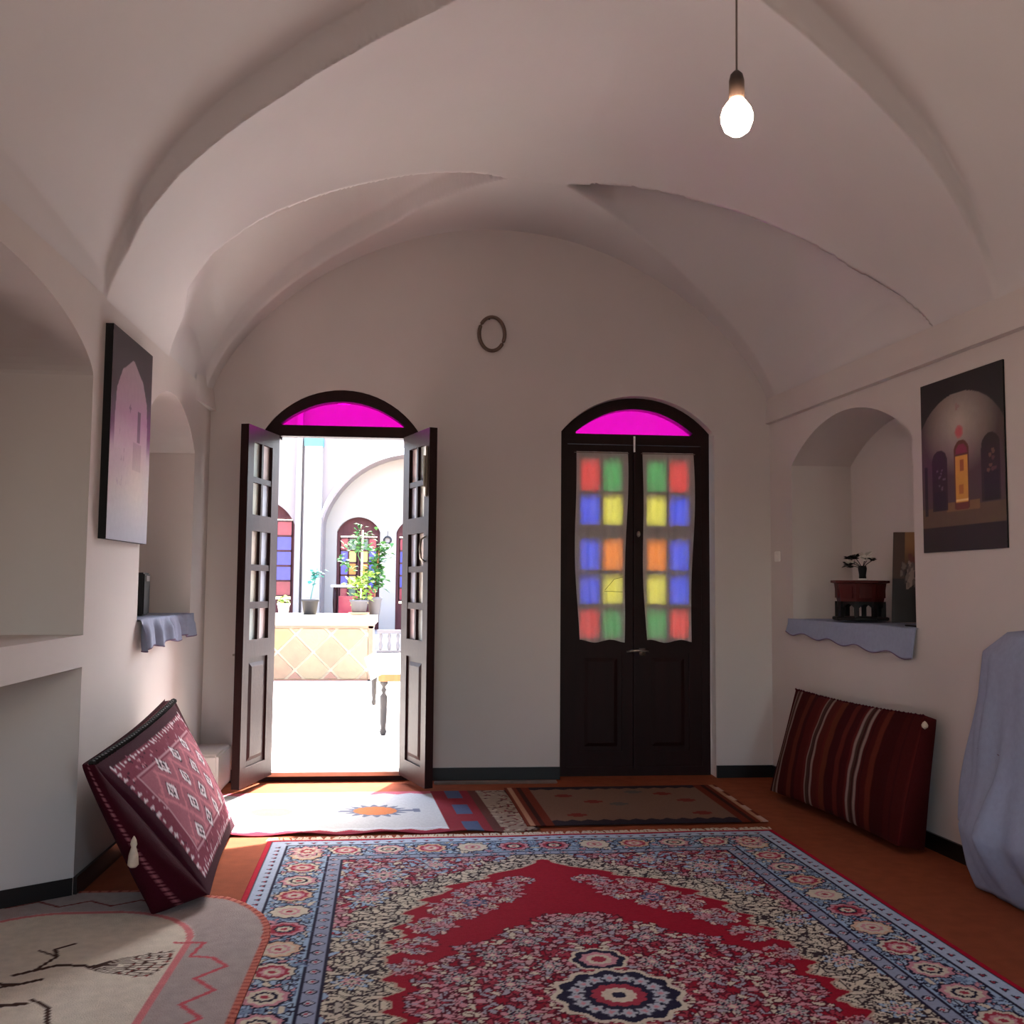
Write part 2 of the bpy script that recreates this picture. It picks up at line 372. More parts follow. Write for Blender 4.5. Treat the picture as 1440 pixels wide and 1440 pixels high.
for x0, x1 in ((XL, D1[0]), (D1[1], D2[0]), (D2[1], XR(YB))): b.box(x0, YB-.014, 0, x1, YB+.001, .082)
struct(b.build('baseboard_back', M['black']))
b = MB()
for y0, y1 in ((REAR_Y, YB),):
    b.add([(XR(y0)-.014, y0, 0), (XR(y1)-.014, y1, 0), (XR(y1)-.014, y1, .082), (XR(y0)-.014, y0, .082), (XR(y1)+.001, y1, .082), (XR(y0)+.001, y0, .082)], [(0, 1, 2, 3), (3, 2, 4, 5)])
struct(b.build('baseboard_right', M['black']))
b = MB(); b.box(XL-.001, 4.36, 0, XL+.014, 6.30, .082); b.box(XL-.001, REAR_Y, 0, XL+.014, 2.26, .082)
b.add([(XL, 4.35, 0), (-1.87, 4.01, 0), (-1.87, 4.01, .082), (XL, 4.35, .082)], [(0, 1, 2, 3)]); b.box(-1.9, 2.26, 0, -1.885, 4.1, .082)
struct(b.build('baseboard_left', M['black']))

# ------------------------------------------------------------------ doors
GLP = {k: mat_glass('film_glass_'+k, c, .82) for k, c in dict(red=(.85, .45, .40), green=(.40, .62, .50), blue=(.45, .55, .85), yellow=(.90, .88, .50), orange=(.95, .62, .35)).items()}  # paler glass for the open leaves, with their reflections painted in
LW, LH, LT = .50, 2.235, .052
ROWS = [(1.915, 2.135), (1.677, 1.880), (1.364, 1.575), (1.131, 1.326), (.894, 1.089)]
COLS = [(.115, .250), (.278, .413)]
PANES = [('red', 'green'), ('blue', 'yellow'), ('blue', 'orange'), ('blue', 'yellow'), ('red', 'green')]
def leaf_frame(sx):
    b = MB()
    def bx(x0, z0, x1, z1, y0=0, y1=LT): 
        xa, xb = sorted((sx*x0, sx*x1)); b.box(xa, y0, z0, xb, y1, z1)
    bx(0, 0, COLS[0][0], LH); bx(COLS[1][1], 0, LW, LH)
    xa, xb = COLS[0][0], COLS[1][1]
    bx(xa, 0, xb, .115); bx(xa, .785, xb, ROWS[4][0]); bx(xa, ROWS[0][1], xb, LH); bx(xa, ROWS[2][1], xb, ROWS[1][0])
    for i in (0, 2, 3): bx(xa, ROWS[i+1][1], xb, ROWS[i][0], .004, LT-.004)
    for i, (z0, z1) in enumerate(ROWS): bx(COLS[0][1], z0, COLS[1][0], z1, .004, LT-.004)
    return b.mesh('door_leaf')
def raised(sx):
    b = MB(); x0, x1, z0, z1 = .113, .415, .113, .787
    def ring(o, y): 
        return [(sx*(x0+o), y, z0+o), (sx*(x1-o), y, z0+o), (sx*(x1-o), y, z1-o), (sx*(x0+o), y, z1-o)]
    v = ring(0, .012)+ring(.035, .012)+ring(.06, .002)+ring(0, LT-.012)+ring(.035, LT-.012)+ring(.06, LT-.002)
    fs = []
    for a, c in ((0, 4), (4, 8), (12, 16), (16, 20)):
        for k in range(4): fs.append((a+k, a+(k+1) % 4, c+(k+1) % 4, c+k))
    fs += [(8, 9, 10, 11), (20, 21, 22, 23)]; b.add(v, fs); return b.mesh('raised_panel')
ME = {}
for sx in (1, -1):
    ME[sx] = (leaf_frame(sx), raised(sx))
    for me in ME[sx]: me.materials.append(M['wood'])
def pane_mesh(sx, c, r, col, q=0):
    y = .026 if q else .010
    b = MB(); x0, x1 = sorted((sx*(COLS[c][0]-.003), sx*(COLS[c][1]+.003))); z0, z1 = ROWS[r]
    b.box(x0, y, z0-.003, x1, y+.003, z1+.003); me = b.mesh('glass_pane'); me.materials.append(GLP[col] if q else GL[col]); return me
PM = {(sx, c, r, q): pane_mesh(sx, c, r, PANES[r][c], q) for sx in (1, -1) for c in (0, 1) for r in range(5) for q in (0, 1)}
def curtain_mesh(sx, seed, tw=.365, bw=.315):
    rs = np.random.RandomState(seed); nx, ny = 60, 50; t, s = np.meshgrid(np.linspace(0, 1, nx), np.linspace(0, 1, ny))
    wd = tw+(.01*np.sin(s*PI))-(tw-bw)*np.clip(1-s*1.1, 0, 1)**1.3
    x = .262+(t-.5)*wd+.008*np.sin(7*s+seed); z = .868+s*(1.318)+.010*np.sin(t*9+seed)*(1-s)
    y = -.009+.0035*np.sin(t*38+2*s+seed)*(.5+.5*(1-s))+.003*np.sin(t*17+5*s)
    x = sx*x
    P = np.stack([x, y, z], -1); return P
def door_leaf(root, sx, loc, rz, label, wood=M['wood'], cur=True, seed=1, side='room'):
    L0 = bpy.data.objects.new('door_leaf', ME[sx][0]); COL.objects.link(L0); L0.parent = root; L0.location = loc; L0.rotation_euler = (0, 0, rz)
    r = bpy.data.objects.new('raised_panel', ME[sx][1]); COL.objects.link(r); r.parent = L0
    for c in (0, 1):
        for i in range(5):
            p = bpy.data.objects.new('glass_pane', PM[(sx, c, i, 1 if abs(rz) > .1 else 0)]); COL.objects.link(p); p.parent = L0
            tag(p, '%s glass pane' % PANES[i][c])
    if cur:
        c = grid('curtain', curtain_mesh(sx, seed), None, M['curtain'], L0)
        tag(c, 'white gathered curtain')
        b = MB(); b.tube([(sx*.07, -.012, 2.178), (sx*.455, -.012, 2.178)], .003); b.build('curtain_wire', M['metal'], L0)
    return L0
def door_frame(root, x0, x1, zl, top, y0, z_pink, wood=M['wood'], st=.058):
    b = MB(); yb = y0+.085; n = 28
    for s in (0, 1):
        xa, xb = (x0, x0+st) if s == 0 else (x1-st, x1); b.box(xa, y0, 0, xb, yb, top(x0)-.0)
    b.box(x0+st, y0, 0, x1-st, yb, .062)
    b.box(x0+st, y0, zl, x1-st, yb, z_pink)
    c = (x0+x1)/2; xs = [x0+(x1-x0)*(.5-.5*math.cos(PI*k/n)) for k in range(n+1)]
    def inner(x):
        t = (x-c)/((x1-x0)/2-.10)
        return z_pink+(top(c)-.078-z_pink)*max(0, 1-abs(t)**2.1) if abs(t) < 1 else z_pink
    for a, d in zip(xs[:-1], xs[1:]):
        za, zd = inner(a), inner(d)
        if a < x0+st+.03 or d > x1-st-.03: za = zd = top(x0)-.04
        ta, td = top(a), top(d)
        za = min(za, ta); zd = min(zd, td)
        b.add([(a, y0-.001, za), (d, y0-.001, zd), (d, y0-.001, td), (a, y0-.001, ta), (a, yb, za), (d, yb, zd), (d, yb, td), (a, yb, ta)],
              [(0, 1, 2, 3), (4, 7, 6, 5), (0, 4, 5, 1)])
    b.build('door_frame', wood, root)
    g = MB(); pts = [x for x in xs if abs(x-c) < (x1-x0)/2-.085]
    poly = [(pts[0], z_pink-.01), (pts[-1], z_pink-.01)]+[(x, inner(x)+.012) for x in reversed(pts)]
    g.prism(poly, y0+.04, y0+.044); o = g.build('transom_glass', GL['magenta'], root); tag(o, 'magenta arched glass pane')
def handle(root, pts, r, name='door_handle', m=None): b = MB(); b.tube(pts, r); return b.build(name, m or M['metal'], root, smooth=True)

d1 = struct(empty('door_1', (0, 0, 0)))
door_frame(d1, D1[0], D1[1], 2.29, a1, YB+.02, 2.365)
lf = door_leaf(d1, 1, (-.990, YB-.005, .05), -math.radians(104), 'left', seed=3)
rt = door_leaf(d1, -1, (-.062, YB-.035, .05), math.radians(109.5), 'right', seed=5)
# hardware seen on the right leaf: long bolt at the top, curved pull half way
b = MB(); b.bbox(-.475, LT, 1.80, -.450, LT+.014, 2.12, .003); b.tube([(-.462, LT+.02, 1.86), (-.462, LT+.02, 2.06)], .006); tag(b.build('slide_bolt', M['metal'], rt), 'steel slide bolt')
b = MB(); b.tube([(-.460, LT+.002, 1.55), (-.452, LT+.03, 1.53), (-.450, LT+.036, 1.47), (-.452, LT+.03, 1.41), (-.460, LT+.002, 1.39)], .007); tag(b.build('door_handle', M['metal'], rt, True), 'brass pull handle')
b = MB(); b.lathe([(.0, 0), (.012, 0), (.012, .012), (.0, .014)], 10, (.46, -.02, .80)); b.build('knob', M['metal'], lf)
for z in (.35, 1.2, 2.0):
    for L0, sx in ((lf, 1), (rt, -1)):
        b = MB(); b.lathe([(.008, -.05), (.009, -.04), (.009, .04), (.008, .05)], 10, (sx*.002, -.004, z)); b.build('hinge', M['metal'], L0)
b = MB(); b.box(D1[0]+.06, YB-.012, .035, D1[1]-.06, YB+.02, .062); b.build('threshold', M['metal'], d1)

d2 = struct(empty('door_2', (0, 0, 0)))
door_frame(d2, D2[0], D2[1]-.012, 2.29, a2, YB+.09, 2.362)
l2 = door_leaf(d2, 1, (1.000, YB+.095, .05), 0, 'left', seed=8)
r2 = door_leaf(d2, -1, (2.000, YB+.095, .05), 0, 'right', seed=12)
b = MB(); b.box(1.487, YB+.068, .05, 1.513, YB+.096, 2.285); b.build('cover_strip', M['wood'], d2)
b = MB(); b.box(1.485, YB+.058, 2.235, 1.497, YB+.068, 2.345); tag(b.build('top_bolt', M['white'], d2), 'pale bolt above the leaves')
b = MB(); b.tube([(1.44, YB+.075, .845), (1.47, YB+.055, .852), (1.53, YB+.05, .858), (1.59, YB+.06, .85)], [.006, .009, .009, .006]); b.box(1.53, YB+.07, .82, 1.57, YB+.094, .87)
tag(b.build('door_handle', M['metal'], d2, True), 'steel lever latch')
b = MB(); b.lathe([(.006, -.02), (.013, -.008), (.013, .008), (.006, .02)], 10, (1.52, YB+.06, 1.66)); b.build('knob', M['metal'], d2)
# thin wire seen against the left leaf
b = MB(); b.tube([(1.285, YB+.07, 1.27), (1.35, YB+.07, 1.345), (1.41, YB+.07, 1.36)], .0016, 5); b.tube([(1.28, YB+.07, 1.262), (1.41, YB+.07, 1.258)], .0016, 5)
b.build('wire', M['blackp'], d2)

# ------------------------------------------------------------------ outside: courtyard
b = MB(); b.box(-14, YB+.35, -.06, 14, 18.5, -.002); o = b.build('courtyard_ground', M['ground']); struct(o)
ops_ext = [dict(a=D1[0], b=D1[1], sill=0, top=a1, depth=.001, back=0), dict(a=D2[0], b=D2[1], sill=0, top=a2, depth=.001, back=0)]
wall('wall_exterior', lambda s, z, d: (s, YB+.351+d, z), -6, 8, 0, 4.0, ops_ext, M['facade'])
FY = 17.0; PZ = .50; IW = .55
big = ell_arch(.0, 1.62, 2.30, 1.22)
fd = [(-3.30, -2.09), (-1.43, -.68), (-.40, .35)]
wall('wall_courtyard_front', lambda s, z, d: (s, FY+d, z), -7, 7, 0, 4.35,
     [dict(a=-1.62, b=1.62, sill=PZ, top=big, depth=IW, back=0),
      dict(a=-3.30, b=-2.09, sill=PZ, top=seg_arch(-2.695, .605, 2.28, .42), depth=.22, back=0)], M['facade2'])
wall('wall_iwan', lambda s, z, d: (s, FY+IW+d, z), -1.7, 1.7, 0, 3.7,
     [dict(a=a, b=c, sill=PZ, top=seg_arch((a+c)/2, (c-a)/2, 2.20, .26), depth=.16, back=0) for a, c in fd[1:]]+
     [dict(a=.62, b=1.36, sill=PZ, top=seg_arch(.99, .37, 2.20, .26), depth=.16, back=0)], M['facade'])
for i, (x0, y0, x1, y1) in enumerate(((-7.2, YB+.4, -7, 18), (7, YB+.4, 7.2, 18))):
    b = MB(); b.box(x0, y0, 0, x1, y1, 4.2); struct(b.build(('wall_courtyard_left', 'wall_courtyard_right')[i], M['facade']))
b = MB(); b.box(-7, FY-1.0, 0, 7, FY+.02, PZ); struct(b.build('podium', M['facade']))
# white archivolt band
b = MB(); n = 40
for k in range(n):
    s0, s1 = -1.66+3.32*(.5-.5*math.cos(PI*k/n)), -1.66+3.32*(.5-.5*math.cos(PI*(k+1)/n))
    def zz(s, e): return big(max(-1.62, min(1.62, s*1.62/1.66)))+e
    b.add([(s0, FY-.03, zz(s0, 0)), (s1, FY-.03, zz(s1, 0)), (s1, FY-.03, zz(s1, .11)), (s0, FY-.03, zz(s0, .11)), (s0, FY, zz(s0, 0)), (s1, FY, zz(s1, 0)), (s1, FY, zz(s1, .11)), (s0, FY, zz(s0, .11))],
          [(0, 1, 2, 3), (0, 4, 5, 1), (3, 2, 6, 7)])
struct(b.build('trim_6', M['white']))
b = MB(); b.box(-2.07, FY-.10, PZ, -1.98, FY, 4.3); b.box(-1.93, FY-.16, PZ, -1.64, FY, 3.60); struct(b.build('trim_7', M['facade']))
b = MB(); b.box(-1.94, FY-.17, 3.60, -1.63, FY, 3.74); struct(b.build('trim_8', M['teal']))
# far doors: frame, leaves, coloured panes
def far_door(i, x0, x1, y, label):
    root = struct(empty('door_%d' % i, (x0, y, PZ)))
    W = x1-x0; h = 1.95 if i == 3 else 1.70; b = MB(); st = .06
    b.box(0, 0, 0, st, .05, h); b.box(W-st, 0, 0, W, .05, h); b.box(st, 0, h-.07, W-st, .05, h); b.box(W/2-.03, 0, 0, W/2+.03, .05, h-.07)
    b.box(st, .01, 0, W-st, .05, h*.27)
    top = seg_arch(W/2, W/2, h, .30 if i != 3 else .42)
    xs = [W*k/16 for k in range(17)]
    b.prism([(x, h-.01) for x in (0, W)]+[(x, top(x)) for x in reversed(xs)], .03, .04)
    z0 = h*.30; z1 = h-.10; ch = (z1-z0)/5; cw = (W/2-st-.03)/2
    for lf_ in (0, 1):
        xa = st if lf_ == 0 else W/2+.03
        for k in range(6): b.box(xa, .0, z0+k*ch-.014, xa+2*cw, .04, z0+k*ch+.014)
        for k in range(3): b.box(xa+k*cw-.012, .0, z0, xa+k*cw+.012, .04, z1)
    b.build('door_frame', M['wood2'], root)
    for lf_ in (0, 1):
        for c in (0, 1):
            for r in range(5):
                xa = (st if lf_ == 0 else W/2+.03)+c*cw; zt = z1-r*ch
                g = MB(); g.box(xa+.012, .02, zt-ch+.014, xa+cw-.012, .024, zt-.014)
                cc = c if lf_ == 0 else 1-c
                me = g.mesh('glass_pane'); o = link('glass_pane', me, FARGL[PANES[r][cc]], root)
    return root
FARGL = {k: mat('far_glass_'+k, c, .15, .1) for k, c in dict(red=(136, 44, 58), green=(76, 98, 84), blue=(60, 62, 146), yellow=(172, 166, 88), orange=(176, 112, 36)).items()}
far_door(3, fd[0][0], fd[0][1], FY+.16, '')
far_door(4, fd[1][0], fd[1][1], FY+IW+.10, '')
far_door(5, fd[2][0], fd[2][1], FY+IW+.10, '')
far_door(6, .62, 1.36, FY+IW+.10, '')
b = MB(); b.tube([(.06*math.cos(a), 0, .06*math.sin(a)) for a in np.linspace(0, 2*PI, 14, endpoint=False)], .018, 6, True); b.tube([(0, 0, .055), (0, 0, .16)], .005, 5)
o = b.build('door_wreath', M['greypot'], None, True, (-.55, FY+IW-.03, 2.06)); tag(o, 'small dark round wreath hanging on the white courtyard pier', 'wreath')
# small console table by the far door
t = empty('console_table', (-1.13, 16.30, PZ)); tag(t, 'narrow table with pale top standing in front of the central courtyard door', 'table')
b = MB(); b.bbox(-.26, -.2, .74, .30, .2, .78); tag(b.build('table_top', M['white'], t), 'pale table top')
for x in (-.2, .24):
    for y in (-.15, .15): b = MB(); b.lathe([(.022, 0), (.028, .1), (.02, .3), (.03, .5), (.025, .74)], 8, (x, y, 0)); b.build('leg', M['wood'], t, True)
b = MB(); b.box(-.14, -.10, .30, .16, .10, .60); tag(b.build('drawer_box', FARGL['red'], t), 'red drawer box')

# tiled planter wall: cream grout core with every diamond tile a piece
PX0, PX1, PY0, PY1 = -3.6, -.60, 13.6, 14.5
pl = empty('tiled_planter', (0, PY0, 0)); tag(pl, 'long courtyard planter faced with diamond terracotta and sand tiles under a stone coping', 'planter')
b = MB(); b.box(PX0, .03, 0, PX1-.02, PY1-PY0-.03, .72); b.build('core', M['grout'], pl)
b = MB(); b.bbox(PX0-.02, -.03, .735, PX1+.03, .25, .875, .02); b.bbox(PX0-.02, .60, .735, PX1+.03, .93, .875, .02); b.build('coping', M['grout'], pl)
b = MB(); b.box(PX0, .25, .70, PX1, .6, .80); b.build('soil', mat('soil', (120, 100, 84), .95, .2, 30), pl)
b = MB(); b.box(PX1-.06, .0, 0, PX1, .03, .735); b.box(PX0, .0, 0, PX1, .03, .02); b.box(PX0, .0, .70, PX1, .03, .735); b.build('border', TILE[3], pl)
def clip(poly, ax, v, sgn):
    out = []
    for i in range(len(poly)):
        p, q = poly[i], poly[(i+1) % len(poly)]; a = sgn*(p[ax]-v) >= 0; c = sgn*(q[ax]-v) >= 0
        if a: out.append(p)
        if a != c: tt = (v-p[ax])/(q[ax]-p[ax]); out.append((p[0]+(q[0]-p[0])*tt, p[1]+(q[1]-p[1])*tt))
    return out
dw, dh = .235, .235; g_ = .022
for i in range(-1, 16):
    for j in range(-1, 6):
        if (i+j) % 2: continue
        cx, cz = PX1-.085-i*dw, .02+j*dh-.11
        poly = [(cx-dw+g_, cz), (cx, cz-dh+g_), (cx+dw-g_, cz), (cx, cz+dh-g_)]
        for ax, v, s in ((0, PX1-.07, -1), (0, PX0+.01, 1), (1, .03, 1), (1, .69, -1)): poly = clip(poly, ax, v, s) if len(poly) > 2 else poly
        if len(poly) < 3: continue
        b = MB(); y = -.004-.004*random.random(); b.prism(poly, y, .03)
        b.build('tile', TILE[random.randrange(4)], pl)
# pots
def pot(name, x, y, z, r, h, m, label, cat='pot', saucer=False):
    t = empty(name, (x, y, z)); tag(t, label, cat)
    b = MB(); b.lathe([(.0, 0), (r*.72, 0), (r*.95, h*.85), (r*1.04, h*.86), (r*1.05, h), (r*.95, h), (r*.9, h*.9), (0, h*.88)], 20, cap=False); b.build('pot', m, t, True)
    if saucer: b = MB(); b.lathe([(r*.9, 0), (r*1.15, .012), (r*1.15, .02), (r*.8, .022)], 18, (0, 0, -.001)); b.build('saucer', M['terra'], t, True)
    return t
def foliage(parent, pts, m, size, n, spread, seed):
    rs = random.Random(seed); b = MB()
    for k in range(n):
        c = Vector(pts[rs.randrange(len(pts))])+Vector([rs.gauss(0, spread) for _ in range(3)])
        a, e = rs.uniform(0, 2*PI), rs.uniform(-.6, .8); d = Vector((math.cos(a)*math.cos(e), math.sin(a)*math.cos(e), math.sin(e)))
        s = d.cross(Vector((0, 0, 1))).normalized()*size*.38; L = d*size*rs.uniform(.7, 1.2); up = Vector((0, 0, size*.12))
        b.add([c, c+L*.45+s+up, c+L, c+L*.45-s+up, c+L*.5+up*1.6], [(0, 1, 4), (1, 2, 4), (2, 3, 4), (3, 0, 4)])
    o = b.build('foliage', m, parent); o['kind'] = 'stuff'; return o
t = pot('potted_plant', -1.81, 13.74, .875, .085, .15, M['white'], 'small white pot with short succulent, leftmost on the planter coping', 'potted plant')
foliage(t, [(0, 0, .17)], M['lime'], .07, 26, .03, 1)
t = pot('potted_plant', -1.46, 13.76, .875, .115, .21, M['greypot'], 'dark grey pot with thin-stemmed bluish green plant on the planter coping', 'potted plant')
b = MB(); b.tube([(0, 0, .18), (.03, 0, .35), (.07, 0, .52)], .006, 5); b.build('stem', M['mint'], t)
foliage(t, [(.08, 0, .55), (.04, 0, .53)], M['mint'], .08, 40, .035, 2)
t = pot('potted_plant', -.80, 13.74, .89, .125, .19, M['palepot'], 'pale grey pot on a clay saucer with climbing plant tied to a tall stake', 'potted plant', True)
b = MB(); b.tube([(.02, 0, .17), (.03, 0, 1.14)], .014, 6); tag(b.build('stake', M['cane'], t), 'pale wooden stake')
b = MB(); b.tube([(.0, 0, .17), (-.05, .02, .4), (.06, .0, .6), (-.03, 0, .8), (.05, 0, 1.1)], .006, 5); b.build('stem', M['green'], t)
foliage(t, [(0, 0, .42), (.06, -.02, .38), (-.08, 0, .42), (.1, 0, .5), (0, 0, .22), (.05, 0, .24)], M['lime'], .10, 120, .05, 3)
foliage(t, [(-.02, 0, 1.16), (.1, 0, 1.08), (-.05, 0, 1.02), (.12, 0, .9), (-.14, 0, .92), (0, 0, .88), (-.2, 0, .68), (-.14, 0, .62), (-.27, 0, .72)], M['green'], .085, 120, .035, 4)
t = pot('potted_plant', -.60, 13.95, .875, .10, .24, M['palepot'], 'pot behind the staked plant holding a leafy dark green shrub', 'potted plant')
b = MB(); b.tube([(0, 0, .2), (.01, 0, .5), (.05, 0, .9)], .01, 6); b.build('stem', M['orangew'], t)
foliage(t, [(0, 0, .5), (.05, 0, .6), (-.02, 0, .7), (.06, 0, .8), (.1, 0, .9), (.03, 0, .42)], M['green'], .12, 150, .05, 5)

# low wooden bench-bed on turned legs with white cover
tk = empty('daybed', (0, 0, 0)); tag(tk, 'low wooden daybed on turned legs with a white spread, railing at its far end', 'daybed')
b = MB(); b.box(-.33, 8.72, .46, 2.2, 8.76, .535); b.box(-.50, 10.95, .46, 2.2, 10.99, .535)
b.add([(-.33, 8.72, .46), (-.29, 8.72, .46), (-.46, 10.99, .46), (-.50, 10.99, .46), (-.33, 8.72, .535), (-.29, 8.72, .535), (-.46, 10.99, .535), (-.50, 10.99, .535)], [(0, 1, 2, 3), (0, 4, 7, 3), (1, 5, 6, 2)])
b.build('frame', M['orangew'], tk)
prof = [(.018, 0), (.03, .03), (.02, .06), (.028, .12), (.033, .30), (.034, .33), (.015, .36), (.026, .385), (.014, .41), (.036, .44), (.036, .47)]
for x, y in ((-.285, 8.76), (-.46, 10.93), (2.1, 8.76), (2.1, 10.93)):
    b = MB(); b.lathe(prof, 12, (x, y, 0)); b.build('leg', M['greypot'], tk, True)
b = MB(); b.box(-.44, 10.98, .76, 2.2, 11.02, .80); b.box(-.44, 10.98, .54, 2.2, 11.02, .58)
b.build('railing', M['palepot'], tk)
for k in range(28):
    x = -.40+k*.093; b = MB(); b.lathe([(.012, 0), (.02, .05), (.010, .1), (.018, .15), (.012, .18)], 6, (x, 11.0, .58)); b.build('baluster', M['palepot'], tk)
nx, ny = 30, 24; tt, s_ = np.meshgrid(np.linspace(0, 1, nx), np.linspace(0, 1, ny))
x = -.40-.17*s_+tt*2.65; y = 8.70+2.27*s_; z = .552-.05*(tt < .01)-.02*(s_ < .02)+.004*np.sin(9*tt+5*s_)
o = grid('spread', np.stack([x, y, z], -1), None, M['white'], tk, thick=.012); tag(o, 'white spread')

# ------------------------------------------------------------------ rugs
def persian():
    HX, HY, RES = 1.32, 2.03, .006
    q = Cv(0, 0, HX, HY, RES, (150, 26, 42)); X, Y = q.X, q.Y
    red, cream, blue, navy, pink, guard, rose = (158, 22, 42), (214, 200, 178), (160, 182, 206), (38, 34, 56), (206, 142, 150), (150, 156, 178), (170, 58, 74)
    dE = np.minimum(HX-X, HY-Y)
    # field outline (a,b) as half width at b
    bb = [0, .3, .6, .9, 1.05, 1.2, 1.38, 1.53, 3]; aa = [.70, .71, .69, .62, .54, .43, .20, 0, -1]
    fw = np.interp(Y, bb, aa)+.028*np.sin(Y*38)+.012*np.sin(Y*90+X*30)
    mb = [0, .2, .42, .55, .68, .82, 3]; ma = [.66, .62, .49, .32, .20, .02, -1]
    mw = np.interp(Y, mb, ma)+.03*np.sin(Y*44)
    inner = dE > .39
    q.put(inner, (176, 92, 96))
    rs = random.Random(3)
    def scat(n, fn, region, ms):
        k = 0; t = 0
        while k < n and t < n*30:
            t += 1; x, y = rs.uniform(0, HX), rs.uniform(0, HY)
            j, i = min(q.ny-1, int(y/RES)), min(q.nx-1, int(x/RES))
            if region[j, i]: fn(x, y); k += 1
    # spandrels: cream leaf scrolls with black gaps, rosettes
    sp = inner & (X > fw)
    near = sp & (X < fw+.26)
    q.put(near, (60, 46, 50)); q.put(sp & (X < fw+.035), cream)
    scat(1300, lambda x, y: q.leaf(x, y, rs.uniform(.02, .04), rs.uniform(.009, .014), rs.uniform(0, PI*2), cream if rs.random() < .85 else (188, 176, 160), (58, 44, 48)), near, None)
    q.put(sp & (X < fw+.014), (190, 160, 140))
    farr = sp & (X > fw+.24)
    scat(900, lambda x, y: q.leaf(x, y, rs.uniform(.016, .034), rs.uniform(.008, .013), rs.uniform(0, PI*2), rs.choice([pink, cream, blue, rose, (190, 150, 150)]), (90, 30, 44)), farr, None)
    for (x, y, r) in ((.74, 1.38, .11), (.50, 1.52, .08), (.80, 1.05, .085), (.84, .62, .07), (.84, .2, .07)):
        q.flower(x, y, r, 8, [(1.12, navy), (1, blue), (.8, cream), (.66, navy), (.55, pink), (.3, cream), (.14, navy)])
    fld = inner & (X < fw)
    q.put(fld, red)
    # floral sprays on the red
    def spray(cx, cy, rr, n):
        for k in range(n):
            a = rs.uniform(0, 2*PI); d = rr*math.sqrt(rs.random()); x, y = cx+d*math.cos(a), cy+d*math.sin(a)
            if x < -.02: continue
            if rs.random() < .25: q.flower(x, y, rs.uniform(.018, .03), 6, [(1.15, (96, 24, 40)), (1, rs.choice([pink, cream, (176, 170, 176)])), (.45, (110, 50, 62))], .3)
            else: q.leaf(x, y, rs.uniform(.012, .024), rs.uniform(.006, .010), rs.uniform(0, 2*PI), rs.choice([pink, (222, 190, 176), (196, 150, 152), (168, 160, 168)]), (112, 24, 40))
    for c in ((.30, 1.08, .14, 120), (.15, 1.23, .08, 40), (.43, .90, .13, 110), (.56, .70, .09, 60), (.62, .50, .075, 44), (.66, .30, .06, 30)): spray(*c)
    q.flower(.37, .96, .052, 7, [(1.1, navy), (1, (92, 98, 128)), (.6, pink), (.3, navy)], .2)
    # medallion
    med = fld & (X < mw) & (Y < .80)
    q.put(med & (((X*31).astype(int)+(Y*27).astype(int)) % 2 == 0), (138, 30, 46))
    scat(760, lambda x, y: q.leaf(x, y, rs.uniform(.014, .028), rs.uniform(.007, .012), rs.uniform(0, 2*PI), rs.choice([pink, cream, (200, 160, 160), (170, 160, 170), rose]), (88, 20, 36)), med, None)
    for (x, y, r) in ((.0, .70, .05), (.12, .62, .04), (.22, .50, .05), (.36, .38, .05), (.50, .18, .05), (.0, .48, .04), (.33, .12, .05), (.18, .26, .045)):
        q.flower(x, y, r, 8, [(1.15, navy), (1, (180, 176, 170)), (.72, navy), (.55, pink), (.25, cream)])
    q.flower(0, .30, .095, 8, [(1.14, cream), (1, navy), (.72, pink), (.5, cream), (.3, rose)], .06)
    q.flower(0, 0, .20, 12, [(1.1, cream), (1, navy), (.45, rose), (.3, cream), (.12, navy)], .05)
    for k in range(5):
        a = PI/2*k/4; q.flower(.135*math.cos(a), .135*math.sin(a), .030, 5, [(1.1, (90, 90, 104)), (1, (182, 184, 190)), (.4, pink)], .2)
    # borders
    q.put(dE <= .39, guard); q.put((dE <= .39) & (dE > .378), navy); q.put((dE < .325) & (dE > .315), navy)
    mbd = (dE > .115) & (dE < .315)
    q.put(mbd, blue)
    def alongs(step, off, d):
        pts = []
        y = off
        while y < HY-d-.02: pts.append((HX-d, y, 0)); y += step
        x = off
        while x < HX-d-.02: pts.append((x, HY-d, 1)); x += step
        return pts
    scat(1500, lambda x, y: q.leaf(x, y, rs.uniform(.016, .03), rs.uniform(.007, .012), rs.uniform(0, 2*PI), rs.choice([blue, (170, 188, 206), (128, 150, 178), cream, pink]), navy if rs.random() < .55 else (96, 110, 140)), mbd & (dE > .135) & (dE < .295), None)
    for k, (x, y, h) in enumerate(alongs(.205, .10, .215)):
        c = (pink, cream, (216, 178, 150))[k % 3]; sy = .8 if h == 0 else 1.0
        q.flower(x, y, .078, 9, [(1.12, navy), (1, c), (.78, rose if k % 2 else cream), (.55, navy if k % 3 == 0 else pink), (.38, cream), (.18, rose)], .07)
    q.flower(HX-.215, HY-.215, .085, 9, [(1.12, navy), (1, pink), (.75, cream), (.5, rose), (.25, cream)], .14)
    q.put((dE < .115) & (dE > .108), navy); q.put((dE <= .108) & (dE > .035), (178, 190, 210)); q.put((dE <= .035) & (dE > .028), navy); q.put(dE <= .028, (178, 22, 48))
    for k, (x, y, h) in enumerate(alongs(.062, .03, .072)): q.flower(x, y, .018, 3, [(1, navy), (.5, rose)], .3, rot=h*PI/2)
    for k, (x, y, h) in enumerate(alongs(.085, .04, .352)): q.flower(x, y, .021, 4, [(1.1, navy), (.75, (196, 190, 196)), (.4, rose)], .1)
    A = np.concatenate([q.a[:, :0:-1], q.a], 1); A = np.concatenate([A[:0:-1], A], 0)
